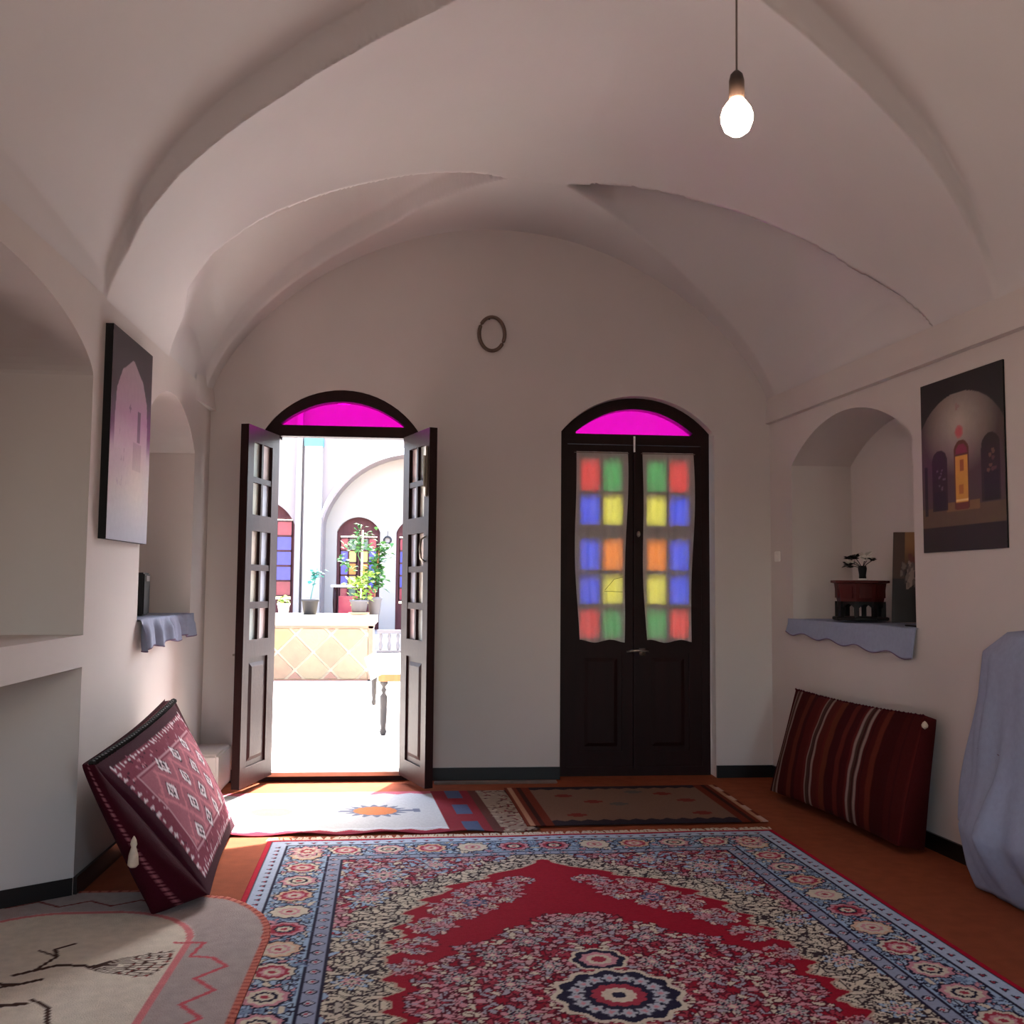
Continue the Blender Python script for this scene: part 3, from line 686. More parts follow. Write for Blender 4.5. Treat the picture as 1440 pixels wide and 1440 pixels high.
    ny, nx = A.shape[:2]; X, Y = np.meshgrid(np.linspace(-HX, HX, nx), np.linspace(-HY, HY, ny))
    rn = RNG.rand(*X.shape)*.0012
    Z = .011+rn+.0015*np.sin(X*9+Y*3)*np.sin(Y*7)
    th = math.radians(1.9); cx, cy = .65, 3.20
    root = empty('persian_rug', (cx, cy, 0), th); tag(root, 'large red floral carpet with central medallion and blue flowered border, laid across the room', 'rug')
    Z[0] = Z[-1] = .001; Z[:, 0] = Z[:, -1] = .001
    grid('pile', np.stack([X, Y, Z], -1), A, M['rugp'], root)
    b = MB(); rs = random.Random(5)                  # knotted fringe on both short ends
    for sgn in (1, -1):
        x = -HX
        while x < HX:
            l = rs.uniform(.05, .08); dx = rs.uniform(-.02, .02); w_ = .006
            y0 = sgn*HY; b.add([(x-w_, y0, .010), (x+w_, y0, .010), (x+w_*.8+dx, y0+sgn*l*.6, .014), (x-w_*.8+dx, y0+sgn*l*.6, .014), (x+dx+w_*.6, y0+sgn*l, .003), (x+dx-w_*.6, y0+sgn*l, .003)], [(0, 1, 2, 3), (3, 2, 4, 5)])
            x += .0095
    o = b.build('fringe', M['fringe'], root); o['kind'] = 'stuff'; tag(o, 'cream knotted cotton fringe')
persian()

def bilin(c, u, v):                                  # c: 4 corners (u0v0,u1v0,u1v1,u0v1)
    c = [np.array(p, float) for p in c]; u = u[..., None]; v = v[..., None]
    return c[0]*(1-u)*(1-v)+c[1]*u*(1-v)+c[2]*u*v+c[3]*(1-u)*v
def flat_rug(name, corners, cv, label, m, zb=.006, wav=None, cat='rug', mask=None, step=1):
    ny, nx = cv.a.shape[:2]; u, v = np.meshgrid(np.linspace(0, 1, nx), np.linspace(0, 1, ny))
    P = bilin([c+(0,) if len(c) == 2 else c for c in corners], u, v); P[..., 2] = zb
    if wav is not None: P = wav(P, u, v)
    o = grid(name, P, cv.a, m, None, mask, thick=.004); tag(o, label, cat); return o
def kilim_white():
    L, W = 1.92, 1.06; cv = Cv(0, 0, L, W, .007, (184, 184, 184)); X, Y = cv.X, cv.Y; red = (150, 36, 56)
    tri = lambda t, p: np.abs((t/p) % 1-.5)*2
    cv.put(Y < .05+.04*tri(X, .17), red); cv.put(Y > W-.05-.04*tri(X, .17), (186, 92, 104))
    cv.put((Y < .035+.02*tri(X, .17)), (120, 26, 44))
    cv.put((Y > .09+.02*tri(X, .17)) & (Y < .11+.02*tri(X, .17)), (200, 202, 208))
    for cx in (.40, 1.02):
        cy = W*.5; dx, dy = X-cx, Y-cy; th = np.arctan2(dy*1.25, dx); rr = np.hypot(dx, dy*1.25)
        spk = np.abs(np.mod(th*16/(2*PI), 1)-.5)*2
        cv.put(rr < .135+.075*spk, (112, 116, 132)); cv.put((np.abs(dx) < .27) & (np.abs(dy) < .022+.02*(np.abs(dx) > .23)), (112, 116, 132)); cv.put(rr < .125+.012*spk, (196, 118, 74))
    # end border: red, blue squares, red, speckled cream, brown
    e = X-1.41; cv.put(e > 0, (128, 36, 44)); cv.put((e > .09) & (e < .19) & (np.mod(Y, .42) < .24), (74, 84, 112)); cv.put((e > .25), (92, 52, 44))
    cv.put(e > .30, (148, 128, 112)); rs = random.Random(4)
    for _ in range(120): cv.leaf(1.41+rs.uniform(.31, .48), rs.uniform(0, W), rs.uniform(.01, .03), .008, rs.uniform(0, 3), rs.choice([(90, 60, 56), (110, 40, 44), (176, 158, 140)]))
    cv.put(e > .49, (60, 36, 34))
    def wav(P, u, v):
        edge = np.exp(-(v/.06)**2); P[..., 2] += .010*edge*(.5+.5*np.sin(u*26)); P[..., 1] += .008*np.sin(u*26)*edge; return P
    flat_rug('kilim_rug', [(-1.12, 5.31), (.66, 5.33), (.57, 6.38), (-1.24, 6.36)], cv, 'white kilim with scalloped red edges and orange stars, sunlit by the open door', M['fabric'], .006, wav)
kilim_white()
def kilim_brown():
    L, W = 1.36, .98; cv = Cv(0, 0, L, W, .007, (122, 92, 76)); X, Y = cv.X, cv.Y
    tri = lambda t, p: np.abs((t/p) % 1-.5)*2
    for s, e in ((-1, X), (1, L-X)):
        cv.put(e < .15, (110, 44, 28)); cv.put((e > .02) & (e < .045), (176, 128, 100)); cv.put((e > .075) & (e < .10), (60, 28, 24))
    inn = (X > .15) & (X < L-.15)
    cv.put(inn & (Y < .08+.035*tri(X, .09)), (44, 36, 44)); cv.put(inn & (Y > W-.06-.03*tri(X, .09)), (44, 36, 44))
    for i, (x, y) in enumerate(((.33, .72), (.95, .74), (.62, .48), (.32, .22), (1.05, .22), (.78, .80), (.48, .55), (1.05, .55))):
        c = (120, 48, 40) if i % 3 != 2 else (92, 84, 76)
        cv.put((np.abs(X-x) < .055) & (np.abs(Y-y) < .02), c); cv.put((np.abs(X-x) < .03) & (np.abs(Y-y) < .04), c)
    cv.put((X > L-.03) & (np.floor(Y/.13) % 2 == 0), (190, 156, 140))
    flat_rug('kilim_rug', [(.60, 5.41), (1.94, 5.44), (1.94, 6.44), (.56, 6.41)], cv, 'brown kilim with orange side stripes lying before the closed door', M['fabric'], .014)
kilim_brown()
def felt():
    X0, X1, Y0, Y1 = -1.96, -.51, 2.0, 4.42
    cv = Cv(X0, Y0, X1, Y1, .007, (188, 178, 170)); X, Y = cv.X, cv.Y; cx = -1.25; cy = 3.35
    # rounded outline
    def sd(px, py, a, b_, r):                         # rounded box distance (negative inside)
        qx = np.abs(px)-(a-r); qy = np.abs(py)-(b_-r); return np.hypot(np.maximum(qx, 0), np.maximum(qy, 0))+np.minimum(np.maximum(qx, qy), 0)-r
    d = sd(X-cx, Y-3.33, .735, 1.08, .66); mask = d < 0
    cv.put(d > -.03, (196, 116, 100)); cv.put((d > -.03) & (np.mod(np.arctan2(Y-cy, X-cx)*26, 1) < .3), (150, 70, 64)); cv.put((d < -.03) & (d > -.27), (170, 156, 152))
    cv.put((d < -.275) & (d > -.30), (206, 124, 126)); cv.put(d < -.30, (212, 200, 184))
    import itertools
    # red zigzag along the right hand band
    zz = [(-.62 if k % 2 else -.70, 2.4+k*.10) for k in range(12)]+[(-.68, 3.58), (-.76, 3.60), (-.74, 3.73), (-.85, 3.77)]
    cv.line(zz, .008, (196, 92, 100))
    zz = [(cx-.45+k*.10, 4.20+(0 if k % 2 else .07)) for k in range(8)]; cv.line(zz, .006, (120, 52, 50))
    # embroidered tree lying on its side
    br = (70, 50, 44); rs = random.Random(12)
    cv.line([(-1.30, 3.50), (-1.19, 3.58), (-1.10, 3.57)], .010, br)
    for k in range(10):
        t = k/9; a0 = -1.0+2.1*t; x, y = -1.10+.03*t, 3.565; pts = [(x, y)]; a = a0*.9
        for i in range(7):
            a += (.15*a0-a)*.30; x += .036*math.cos(a); y += .040*math.sin(a); pts.append((x, y))
            if i > 2: cv.leaf(x, y+rs.choice((-.010, .010)), .010, .0045, a+rs.choice((-.9, .9)), rs.choice([br, (128, 58, 54), (96, 70, 62)]))
        cv.line(pts, .0032, br); cv.flower(x, y, .011, 4, [(1, rs.choice([(140, 62, 58), br]))])
    cv.line([(-1.25, 3.53), (-1.22, 3.66), (-1.25, 3.73), (-1.20, 3.78)], .007, br); cv.line([(-1.22, 3.66), (-1.30, 3.72)], .006, br)
    cv.line([(-1.40, 3.44), (-1.26, 3.42), (-1.20, 3.46)], .010, br); cv.line([(-1.36, 3.38), (-1.26, 3.42)], .008, br)
    cv.line([(-1.42, 3.26), (-1.30, 3.25), (-1.18, 3.27)], .012, br); cv.line([(-1.17, 3.30), (-1.10, 3.24), (-1.06, 3.12), (-.98, 3.0)], .007, br)
    P = np.stack([X, Y, np.full_like(X, .011)+.011*ss((X+.85)/.12)+.001*np.sin(X*7)*np.sin(Y*6)], -1)
    o = grid('felt_rug', P, cv.a, M['felt'], None, mask, thick=.007)
    tag(o, 'rounded cream felt rug with embroidered brown tree and red zigzag edge, beside the left wall', 'rug')
felt()

# ------------------------------------------------------------------ cushions
GROUPS = {'kilim_rug': 'kilims on the floor by the doors', 'painting': 'unframed canvases in the room', 'floor_cushion': 'large cushions leaning on the walls', 'potted_plant': 'potted plants on the planter coping', 'shelf_cloth': 'grey-blue cloths on the niche shelves'}
def cushion(name, C8, cv, W, H, edge, label, bulge=.06, endb=.03, n=(120, 80, 15)):
    """C8: front n-bottom, f-bottom, f-top, n-top then the same four at the back"""
    nx, ny, nz = n; vs = []; fs = []; cols = []
    C = [np.array(p, float) for p in C8]
    def tri(u, v, w_):
        u, v, w_ = [a[..., None] for a in (u, v, w_)]
        f = C[0]*(1-u)*(1-v)+C[1]*u*(1-v)+C[2]*u*v+C[3]*(1-u)*v; k = C[4]*(1-u)*(1-v)+C[5]*u*(1-v)+C[6]*u*v+C[7]*(1-u)*v
        return f*(1-w_)+k*w_
    nrm = np.cross(C[1]-C[0], C[3]-C[0]); nrm /= np.linalg.norm(nrm)
    if np.dot(nrm, C[0]-C[4]) < 0: nrm = -nrm
    ctr = sum(C)/8
    def shape(u, v, w_):
        # pull the rim in so that corners stay and edges sag, bulge the faces
        su = u+.018*np.sin(2*PI*u)*0; P = tri(su, v, w_)
        prof = (np.sin(PI*np.clip(u, 0, 1))**.5)*(np.sin(PI*np.clip(v, 0, 1))**.6)
        P = P+nrm*((.5-w_)*2*bulge*prof)[..., None]
        sag = .05*np.sin(PI*u)*(v-.5)*-1*.6; 
        up = (C[3]-C[0])/np.linalg.norm(C[3]-C[0]); al = (C[1]-C[0])/np.linalg.norm(C[1]-C[0])
        P = P+up*(sag)[..., None]+al*(-.03*np.sin(PI*v)*(u-.5))[..., None]
        eb = endb*(np.sin(PI*v)**.6)*(np.sin(PI*np.clip(w_, 0, 1))**.6); P = P-al*(eb*(1-u)**10)[..., None]+al*(eb*u**10)[..., None]
        # round the box edges
        e = np.abs(w_-.5)*2; rnd = (e**6)*(1-prof)*.02; P = P-nrm*((.5-w_)*2*rnd)[..., None]
        wr = .004*np.sin(23*u+9*v)*np.sin(17*v-6*u)*prof; P = P+nrm*wr[..., None]
        return P
    def face(uv, wfn, colfn, a, b_):
        U, V = np.meshgrid(np.linspace(0, 1, a), np.linspace(0, 1, b_)); u, v, w_ = uv(U, V); P = shape(u, v, w_); base = sum(len(x) for x in vs)
        idx = np.arange(a*b_).reshape(b_, a)+base; vs.append(P.reshape(-1, 3)); cols.append(colfn(u, v, w_).reshape(-1, 3))
        fs.append(np.stack([idx[:-1, :-1], idx[:-1, 1:], idx[1:, 1:], idx[1:, :-1]], -1).reshape(-1, 4))
    fc = lambda u, v, w_: cv.sample(u*W, v*H)
    ec = edge
    Z = np.zeros_like; O = np.ones_like
    face(lambda a, b_: (a, b_, Z(a)), 0, fc, nx, ny); face(lambda a, b_: (a, b_, O(a)), 0, ec, nx//3, ny//3)
    face(lambda a, b_: (a, Z(a), b_), 0, ec, nx, nz); face(lambda a, b_: (a, O(a), b_), 0, ec, nx, nz)
    face(lambda a, b_: (Z(a), a, b_), 0, ec, ny, nz); face(lambda a, b_: (O(a), a, b_), 0, ec, ny, nz)
    V = np.concatenate(vs); F = np.concatenate(fs); CC = np.concatenate(cols)
    root = empty(name, tuple(V.mean(0)*[1, 1, 0])); tag(root, label, 'cushion')
    me = bpy.data.meshes.new('cover'); me.from_pydata((V-[root.location.x, root.location.y, 0]).tolist(), [], F.tolist()); setcol(me, CC)
    o = link('cover', me, M['fabric'], root, smooth=True)
    return root, o, tri, nrm, shape
# left cushion: patterned face, plain maroon sides
def left_cushion():
    W, H = 1.28, .74; cv = Cv(0, 0, W, H, .006, (164, 100, 114)); X, Y = cv.X, cv.Y
    dE = np.minimum(np.minimum(X, W-X), np.minimum(Y, H-Y)); rs = random.Random(2)
    cv.put(dE < .17, (128, 58, 76)); cv.put((dE < .165) & (dE > .155), (196, 150, 160)); cv.put(dE < .055, (60, 20, 34))
    for k in range(600):
        x, y = rs.uniform(0, W), rs.uniform(0, H); e = min(x, W-x, y, H-y)
        if .06 < e < .15: cv.leaf(x, y, rs.uniform(.006, .016), .005, rs.choice([.7, 2.3]), rs.choice([(206, 170, 182), (150, 88, 110), (60, 26, 46), (190, 120, 132)]))
    x = .08
    while x < W-.05:
        for yy in (.075, H-.075): cv.flower(x, yy, .011, 4, [(1, (222, 206, 214))])
        x += .04
    y = .08
    while y < H-.05:
        for xx in (.075, W-.075): cv.flower(xx, y, .012, 4, [(1, (222, 206, 214))])
        y += .04
    px, py = .115, .115; inn = dE > .175
    l1 = np.abs(np.mod((X-.2)/px+(Y-.2)/py, 2)-1); l2 = np.abs(np.mod((X-.2)/px-(Y-.2)/py, 2)-1)
    cv.flower(0, 0, 0, 1, []); cv.put(inn & ((l1 > .88) | (l2 > .90)), (198, 122, 134))
    for i in range(-1, 11):
        for j in range(-1, 5):
            if (i+j) % 2: continue
            x, y = .2+i*px, .2+j*py+py
            if not (.2 < x < W-.2 and .19 < y < H-.19): continue
            for r, c in ((.058, (52, 30, 44)), (.050, (232, 222, 228)), (.030, (60, 36, 50)), (.015, (224, 200, 208))):
                w_ = cv.win(x, y, .06); q = (np.abs(cv.X[w_]-x)+np.abs(cv.Y[w_]-y)); cv.a[w_][q < r] = lin(c)
    n = .0
    side = lambda u, v, w_: np.where((np.abs(w_-.5) < .03)[..., None] & (np.mod(v*30+u*40, 1) < .6)[..., None], np.array(lin((150, 90, 98))), np.array(lin((58, 10, 24))))
    C = [(-.80, 4.19, .06), (-.91, 5.36, .06), (-1.225, 5.30, .70), (-1.235, 4.06, .605)]
    nn = Vector(np.cross(np.array(C[1])-C[0], np.array(C[3])-C[0])).normalized()
    if nn.x < 0: nn = -nn
    B = [(-1.02, 4.04, .015), (-1.26, 5.44, .015), (-1.31, 5.34, .685), (-1.295, 4.05, .585)]
    root, o, tri, nrm, shape = cushion('floor_cushion', C+B, cv, W, H, side, 'big cushion with pink and white diamond weave and maroon ends, leaning on the left wall', .06, .12)
    L = root.location
    # black pompom trim along the top seam, tassel on the near end
    b = MB()
    for k in range(38):
        t = k/37; P = shape(np.array([t]), np.array([1.]), np.array([.0]))[0]; b.lathe([(.001, -.016), (.014, -.008), (.017, .0), (.013, .009), (.001, .014)], 6, (P[0]-L.x, P[1]-L.y, P[2]+.004))
    tag(b.build('trim', M['blackp'], root), 'black knotted edging', kind='stuff')
    P = shape(np.array([0.]), np.array([.42]), np.array([.55]))[0]-np.array([L.x, L.y, 0]); P[1] -= .02
    b = MB(); b.lathe([(.002, .07), (.010, .055), (.013, .04), (.009, .03), (.018, .0), (.021, -.035), (.012, -.045)], 10, tuple(P)); tag(b.build('tassel', M['fringe'], root, True), 'pale tassel')
left_cushion()
def right_cushion():
    W, H = 1.55, .72; cv = Cv(0, 0, W, H, .008, (92, 30, 28)); X, Y = cv.X, cv.Y
    bands = [(0, .03, (70, 20, 22)), (.03, .05, (168, 140, 130)), (.05, .085, (92, 60, 52)), (.085, .105, (168, 140, 130)), (.105, .24, (82, 22, 22)), (.24, .30, (112, 50, 36)), (.30, .36, (74, 20, 24)), (.36, .47, (96, 28, 28)),
             (.50, .52, (176, 148, 138)), (.52, .575, (84, 56, 48)), (.575, .60, (176, 148, 138)), (.60, .68, (98, 34, 30)), (.70, .76, (118, 56, 38)), (.76, .86, (76, 20, 24)), (.86, .92, (112, 44, 36)), (.92, 1.0, (80, 20, 24)),
             (1.02, 1.05, (180, 152, 142)), (1.05, 1.105, (88, 60, 50)), (1.105, 1.135, (180, 152, 142)), (1.135, 1.22, (90, 26, 26)), (1.22, 1.28, (120, 50, 38)), (1.28, 1.40, (72, 18, 20)), (1.40, 1.55, (84, 24, 24))]
    for a, c, k in bands: cv.put((X >= a) & (X < c), tuple(int(q_*.84) for q_ in k))
    cv.put(np.abs(np.mod(X, .075)-.037) < .003, (60, 16, 20))
    Wv = W
    # u runs from far (left in view) to near
    C = [(2.17, 6.10, .05), (2.33, 4.76, .05), (2.465, 4.73, .685), (2.375, 6.16, .665)]
    nn = Vector(np.cross(np.array(C[1])-C[0], np.array(C[3])-C[0])).normalized()
    if nn.x > 0: nn = -nn
    B = [tuple(Vector(c)-nn*t) for c, t in zip(C, (.20, .19, .10, .09))]
    B = [(min(XR(b_[1])-.02, b_[0]), b_[1], max(.015, b_[2])) for b_ in B]
    dark = np.array(lin((70, 18, 20)))
    side = lambda u, v, w_: np.broadcast_to(dark, u.shape+(3,)).copy()
    root, o, tri, nrm, shape = cushion('floor_cushion', C+B, cv, W, H, side, 'long striped maroon kilim cushion leaning on the right wall below the niche', .05)
    L = root.location; b = MB(); rs = random.Random(1)
    for k in range(40):
        t = k/39; P = shape(np.array([t]), np.array([1.]), np.array([.1]))[0]; b.lathe([(.001, -.010), (.006+.005*rs.random(), 0), (.001, .006)], 6, (P[0]-L.x, P[1]-L.y+rs.uniform(-.01, .01), P[2]-.002))
    tag(b.build('trim', M['maroon'], root), kind='stuff')
    b = MB(); P = shape(np.array([1.]), np.array([.93]), np.array([.2]))[0]; b.lathe([(.001, -.02), (.014, -.01), (.016, .0), (.010, .012), (.001, .02)], 10, (P[0]-L.x-.005, P[1]-L.y-.015, P[2])); b.build('tuft', M['fringe'], root, True)
right_cushion()

# ------------------------------------------------------------------ paintings
def canvas(name, corners, cv, label, th=.03, outward=(1, 0, 0), tilt=None, cat='painting', edge=M['blackp']):
    """corners on the wall: bottom-a, bottom-b, top-b, top-a"""
    ny, nx = cv.a.shape[:2]; u, v = np.meshgrid(np.linspace(0, 1, nx), np.linspace(0, 1, ny)); P = bilin(corners, u, v)
    o_ = np.array(outward)*th; base = np.array(corners[0]); root = empty(name, tuple(base)); tag(root, label, cat)
    f = grid('picture', P+o_*1.01-base, cv.a, M['paint'], root, smooth=False)
    c0 = [np.array(c)-base for c in corners]; c1 = [c+o_*.98 for c in c0]
    b = MB(); b.add(c0+c1, [(0, 1, 2, 3), (0, 1, 5, 4), (1, 2, 6, 5), (2, 3, 7, 6), (3, 0, 4, 7)]); tag(b.build('stretcher', edge, root), 'black canvas edge')
    return root
def paint_left():
    W, H = .62, .95; cv = Cv(0, 0, W, H, .006, (0, 0, 0)); X, Y = cv.X, cv.Y
    t = Y/H
    base = np.stack([np.interp(t, [0, .25, .45, .62, 1], lin_ch) for lin_ch in zip(*[lin(c) for c in ((150, 150, 168), (186, 172, 166), (196, 182, 184), (176, 138, 158), (164, 148, 148))])], -1)
    cv.a[:] = base
    def half(y): return np.interp(y, [0, .60, .72, .82, .90], [.25, .25, .235, .16, .0])*1.0
    arch = np.abs(X-.31) < half(t); k = ss((t-.40)/.12)[..., None]
    dk = np.stack([np.interp(t, [0, .42, .55, .7, 1], ch) for ch in zip(*[lin(c) for c in ((176, 168, 176), (150, 130, 150), (92, 40, 74), (66, 52, 56), (58, 46, 48))])], -1)
    cv.a = np.where((~arch)[..., None], cv.a*(1-k)+dk*k, cv.a)
    cv.put((X > .40) & (X < .45) & (t > .50) & (t < .66), (92, 72, 84)); cv.put((X > .34) & (X < .47) & (t > .36) & (t < .5), (160, 144, 150)); cv.flower(.28, .62, .02, 4, [(1, (130, 100, 120))])
    rs = random.Random(8)
    for _ in range(14): cv.leaf(rs.uniform(.10, .25), rs.uniform(.25, .5), .012, .005, 1.4, rs.choice([(166, 148, 154), (176, 162, 164)]))
    cv.a += (np.exp(-((X-.42)/.16)**2-((Y-.30)/.16)**2)*.5)[..., None]*(np.array(lin((214, 192, 168)))-cv.a)
    canvas('painting', [(XL, 4.50, 1.488), (XL, 5.15, 1.488), (XL, 5.15, 2.446), (XL, 4.50, 2.446)], cv, 'tall painting of a pale pink view through a pointed arch, on the left wall', .035, (1, 0, 0))
paint_left()
def paint_right():
    W, H = .64, .855; cv = Cv(0, 0, W, H, .005, (28, 22, 22)); X, Y = cv.X, cv.Y
    # x runs from the far edge (left in view) to the near edge
    dome = (((X-.31)/.37)**2+((Y-.45)/.32)**2 < 1) | ((Y < .45) & (np.abs(X-.31) < .37)); g = np.clip(1-np.hypot((X-.31)/.30, (Y-.62)/.26), 0, 1)
    c0, c1 = np.array(lin((78, 62, 58))), np.array(lin((186, 172, 162)))
    cv.a = np.where((dome & (Y > .18))[..., None], c0*(1-g[..., None])+c1*g[..., None], cv.a)
    cv.put((Y < .22) & (Y > .12), (96, 76, 52)); cv.put((Y < .125), (34, 26, 22)); cv.put((Y < .24) & (Y > .19) & (np.abs(X-.33) < .13), (128, 96, 56))
    cv.flower(.30, .70, .022, 3, [(1, (160, 130, 126))]); cv.flower(.31, .575, .034, 1, [(1, (190, 118, 116)), (.7, (200, 92, 98))], .05)
    def dr(x0, x1, z0, z1, c, f):
        m = (X > x0) & (X < x1) & (Y > z0) & (Y < z1); r = (x1-x0)/2; m |= (np.hypot(X-(x0+x1)/2, (Y-z1)) < r); cv.put(m, f); return m
    dr(.02, .05, .18, .42, 0, (24, 18, 18)); dr(.085, .215, .20, .44, 0, (40, 24, 24)); dr(.475, .61, .22, .47, 0, (44, 32, 30))
    cv.rect(.095, .20, .20, .30, (22, 18, 20)); cv.rect(.49, .22, .60, .36, (26, 22, 24))
    dr(.265, .385, .20, .475, 0, (96, 52, 32)); cv.put((X > .275) & (X < .375) & (Y > .235) & (Y < .46), (220, 158, 60)); cv.rect(.31, .38, .345, .44, (168, 92, 36)); cv.rect(.30, .27, .34, .32, (190, 116, 44))
    cv.rect(.275, .237, .375, .249, (248, 214, 140)); cv.rect(.275, .195, .375, .235, (110, 50, 34)); cv.put((np.hypot(X-.325, Y-.47) < .045) & (Y > .465), (132, 40, 66))
    rs = random.Random(3)
    for _ in range(10): cv.leaf(rs.uniform(.13, .19), rs.uniform(.30, .42), .008, .005, 0, (96, 86, 90))
    for _ in range(8): cv.leaf(rs.uniform(.50, .58), rs.uniform(.36, .46), .012, .009, 0, rs.choice([(92, 64, 56), (110, 84, 60)]))
    canvas('painting', [(XR(4.872), 4.872, 1.480), (XR(4.22), 4.22, 1.484), (XR(4.22), 4.22, 2.338), (XR(4.872), 4.872, 2.338)], cv,
           'dark painting of a domed hall with one glowing orange doorway, on the right wall', .009, (-1, 0, 0))
paint_right()
def paint_small():
    W, H = .36, .52; cv = Cv(0, 0, W, H, .006, (60, 44, 36)); X, Y = cv.X, cv.Y
    g = ss((Y-.27)/.2)[..., None]; cv.a = np.array(lin((30, 22, 22)))*(1-g)+np.array(lin((150, 106, 66)))*g
    cv.put((X < .08) & (Y > .25), (74, 50, 40)); rs = random.Random(4)
    for x in (.13, .24): cv.flower(x, .36, .04, 3, [(1, (110, 60, 52))]); cv.leaf(x, .27, .08, .03, 1.5, (150, 130, 120))
    for _ in range(30): cv.leaf(rs.uniform(.05, .3), rs.uniform(.2, .33), .02, .01, 1.5, rs.choice([(100, 84, 78), (120, 104, 96), (70, 56, 56)]))
    canvas('painting', [(2.60, 5.30, 1.112), (2.87, 5.22, 1.112), (2.885, 5.25, 1.61), (2.635, 5.33, 1.61)], cv, 'small unframed dark picture with figures propped in the right niche', .012, (-.25, -.95, .05))
paint_small()

# ------------------------------------------------------------------ niche contents
def drape(name, Pw, s0, s1, ztop, zb0, zb1, depth, label, nf, seed, amp=.012):
    """runner cloth: lies on the sill (depth inwards) and hangs over the front edge"""
    nx = 90; rows = []; S_ = np.linspace(s0, s1, nx); rs = np.random.RandomState(seed); ph = rs.rand(4)*6
    fold = np.sin(S_*nf+ph[0])+.6*np.sin(S_*nf*1.7+ph[1])
    for d in np.linspace(depth, .012, 8): rows.append([Pw(s, ztop+.004+.002*f*(d < .1), d) for s, f in zip(S_, fold)])
    for t in np.linspace(0, 1, 16):
        zb = zb0+(zb1-zb0)*(S_-s0)/(s1-s0)+.012*np.sin(S_*19+ph[2])
        dz = ztop+.004-(ztop-zb)*t
        flare = .014+.02*t+amp*fold*min(1, t*2.2)
        rows.append([Pw(s+.012*math.sin(s*9)*t, z, -max(.006, f)) for s, z, f in zip(S_, dz, flare)])
    P = np.array(rows); root = grid(name, P, None, M['blue'], None, thick=.002); tag(root, label, 'cloth')
    last = P[-1]; b = MB(); b.tube([tuple(p) for p in last], .0035, 5); b.build('hem', M['hem'], root)
    return root
drape('shelf_cloth', PL, 5.17, 6.36, 1.105, .955, .985, .36, 'grey-blue cloth with deep folds hanging over the left niche shelf', 34, 1, .016)
drape('shelf_cloth', PRT, 4.95, 6.46, 1.09, .935, 1.0, .38, 'grey-blue cloth lying nearly flat over the right niche shelf', 9, 2, .006)
# black box on the left shelf
t = empty('speaker_box', (-1.60, 5.66, 1.118), .15); tag(t, 'black upright box with grey label on the left niche shelf', 'box')
b = MB(); b.bbox(-.11, -.14, 0, .11, .14, .232, .008); b.build('case', M['blackp'], t)
b = MB(); b.box(-.115+.01, -.145, .185, .03, -.139, .215); b.build('label_plate', M['grey'], t)
b = MB(); b.box(.110, -.09, .185, .116, .05, .215); b.build('label_plate', M['grey'], t)
# carved octagonal stand with vase
st = empty('octagonal_stand', (2.665, 5.83, 1.104), .2); tag(st, 'red-brown octagonal wooden stand on dark arched legs in the right niche', 'stand')
b = MB(); b.lathe([(.145, .112), (.135, .112), (.142, .15), (.152, .222), (.172, .226), (.172, .240), (.0, .242)], 8, cap=False); b.build('body', M['redwood'], st)
for k in range(8):
    a0 = 2*PI*k/8; b = MB(); R4 = Matrix.Rotation(a0, 4, 'Z'); b.box(.122, -.013, .018, .146, .013, .114, R4); b.build('leg', M['blackp'], st)
    b = MB(); R4 = Matrix.Rotation(a0+PI/8, 4, 'Z'); arc = [(-.05, .114)]+[(-.045+.09*q_/8, .066+.034*math.sin(PI*q_/8)) for q_ in range(9)]+[(.05, .114)]
    nb = len(arc); vs = [R4 @ Vector((x_, y_, z_)) for x_ in (.118, .127) for y_, z_ in arc]
    b.add(vs, [tuple(range(nb)), tuple(range(2*nb-1, nb-1, -1))]+[(q_, nb+q_, nb+(q_+1) % nb, (q_+1) % nb) for q_ in range(nb)]); b.build('arch', M['blackp'], st)
b = MB(); b.lathe([(.158, 0), (.165, .006), (.165, .018), (.158, .022)], 8); b.build('base', M['blackp'], st)
for k in range(8):
    a0 = 2*PI*(k+.5)/8; b = MB(); R4 = Matrix.Rotation(a0, 4, 'Z'); b.box(.131, -.034, .135, .141, .034, .205, R4); tag(b.build('carved_panel', M['redwood'], st), 'carved side panel')
v = empty('flower_vase', (2.655, 5.77, 1.347)); tag(v, 'small dark vase holding black and white artificial flowers, on the octagonal stand', 'vase')
b = MB(); b.lathe([(.0, 0), (.022, 0), (.020, .03), (.026, .07), (.022, .085), (.018, .085)], 14, cap=False); b.build('vase', M['blackp'], v, True)
b = MB(); b.lathe([(.024, .0), (.026, .004), (.026, .008), (.024, .01)], 14, (0, 0, -.001)); b.build('ring', M['white'], v)
def bloom(c, r, m, seed):
    r *= 1.25
    rs = random.Random(seed); b = MB()
    for k in range(9):
        a = 2*PI*k/9+rs.random()*.4; e = rs.uniform(-.3, .8); d = Vector((math.cos(a)*math.cos(e), math.sin(a)*math.cos(e), math.sin(e))); s = d.cross(Vector((0, 0, 1))).normalized()*r*.5; c_ = Vector(c)
        b.add([c_, c_+d*r*.6+s, c_+d*r, c_+d*r*.6-s, c_+d*r*.6+Vector((0, 0, r*.2))], [(0, 1, 4), (1, 2, 4), (2, 3, 4), (3, 0, 4)])
    return b
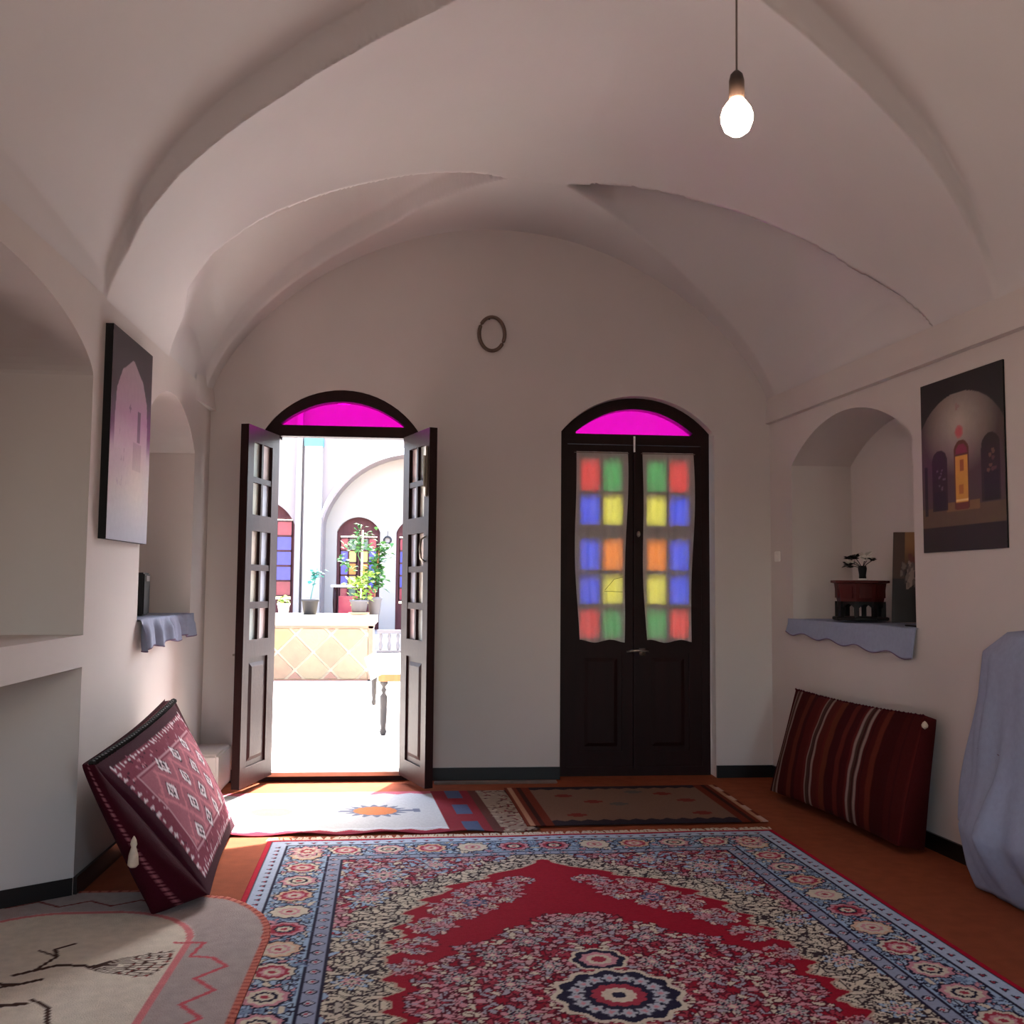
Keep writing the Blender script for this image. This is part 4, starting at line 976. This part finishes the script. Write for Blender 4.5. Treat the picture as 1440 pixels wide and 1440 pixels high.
for i, (c, r, m) in enumerate((((-.06, .03, .125), .036, 'blackp'), ((-.07, .03, .085), .038, 'blackp'), ((-.03, .03, .135), .028, 'blackp'), ((-.07, .01, .104), .024, 'wax'), ((.02, -.01, .14), .040, 'wax'), ((.03, .0, .12), .034, 'wax'), ((.045, -.03, .115), .026, 'blackp'))):
    bloom(c, r, None, i).build('flower', M[m], v); b = MB(); b.tube([(0, 0, .07), (c[0]*.5, c[1]*.5, (.07+c[2])*.52), c], .0022, 5); b.build('stem', M['blackp'], v)
b = MB(); b.bbox(-.07, -.012, 0, .07, .012, .008, .003); o = b.build('incense_stick_holder', M['blackp'], None, False, (2.595, 5.06, 1.098)); o.rotation_euler = (0, 0, 1.5); o['label'] = 'thin dark strip lying at the front of the right niche cloth'; o['category'] = 'holder'  # unidentified flat object, modelled as a plain dark bar

# rope ring on back wall, light switch
b = MB(); b.tube([(.088*math.cos(a), 0, .118*math.sin(a)) for a in np.linspace(0, 2*PI, 40, endpoint=False)], .0125, 8, True)
o = b.build('rope_ring', M['rope'], None, True, (.478, YB-.014, 3.024)); tag(o, 'small oval rope ring hanging high on the back wall', 'wall ring')
b = MB(); b.lathe([(.001, -.02), (.008, -.018), (.010, .0), (.001, .004)], 8, (-.022, .0, .118)); b.build('nail', M['blackp'], o)
sw = empty('light_switch', (XR(6.63)-.006, 6.63, 1.51)); tag(sw, 'small white switch plate on the right wall beside the niche', 'switch')
b = MB(); b.bbox(-.006, -.045, -.035, .006, .045, .035, .003); b.build('plate', M['white'], sw); b = MB(); b.bbox(-.012, -.014, -.014, -.004, .014, .014, .003); b.build('rocker', M['white'], sw)

# cloth-covered stack at the right edge
def covered():
    nA, nT = 150, 60; th = np.linspace(0, PI, nA); t = np.linspace(0, 1, nT); TH, T = np.meshgrid(th, t)
    zt = 1.13; yc = 3.42
    ly = np.interp(T, [0, .02, .12, .25, .6, .8, .93, 1], [.0, .72, .90, .93, .99, 1.02, .95, .90]); lx = np.interp(T, [0, .02, .12, .3, .6, .8, .93, 1], [.0, .16, .20, .20, .25, .33, .28, .24])
    z = np.interp(T, [0, .02, .12, .25, .6, .8, .93, 1], [zt, zt-.005, 1.02, .88, .50, .26, .10, .012])
    sn = np.sign(np.sin(TH))*np.abs(np.sin(TH))**.65
    fold = (np.sin(TH*19+T*3)+.6*np.sin(TH*31-T*5+1))*.014*np.clip(T*1.6, 0, 1)+.030*np.sin(TH*7+T*10)*T*T
    Y = yc+(ly)*np.cos(TH)*(1-.0*T)+fold*np.cos(TH); wx = XR(Y)-.006
    X = wx-(lx*sn+fold*np.sin(TH))*1.0; X = np.minimum(X, wx)
    z = z+.02*np.sin(TH*9)*np.clip(T-.9, 0, 1)*4*0
    root = empty('cloth_covered_stack', (2.5, yc, 0)); tag(root, 'tall bundle under a grey-blue cotton sheet against the right wall', 'covered bundle')
    P = np.stack([X-2.5, Y-yc, z], -1); grid('sheet', P, None, M['blue'], root, thick=.003)
    b = MB(); b.tube([tuple(p) for p in P[30][5:140:3]], .0022, 5); b.build('seam', M['hem'], root)
covered()

# ------------------------------------------------------------------ pendant bulb
pb = empty('pendant_bulb', (.858, 2.6, 2.596)); tag(pb, 'lit bare bulb hanging on a thin cord from the vault', 'light')
b = MB(); b.lathe([(.001, -.052), (.018, -.049), (.034, -.036), (.043, -.012), (.044, .004), (.038, .024), (.026, .042), (.019, .05), (.001, .05)], 24, cap=False)
b.build('bulb', mat_emit('bulb_glow', (1, .76, .55), 125), pb, True)
b = MB(); b.lathe([(.0185, .05), (.0215, .055), (.021, .105), (.017, .122), (.008, .132), (.003, .135)], 20); b.build('socket', mat('dark_socket', (60, 46, 40), .4, .1), pb, True)
b = MB(); b.tube([(0, 0, .13), (.002, 0, .4), (-.002, 0, .8), (0, 0, 1.15)], .0028, 6); b.build('cord', mat('cord', (110, 96, 88), .6, .1), pb)

for o in list(bpy.data.objects):
    k = o.name.split('.')[0]
    if o.parent is None and k in GROUPS: o['group'] = GROUPS[k]
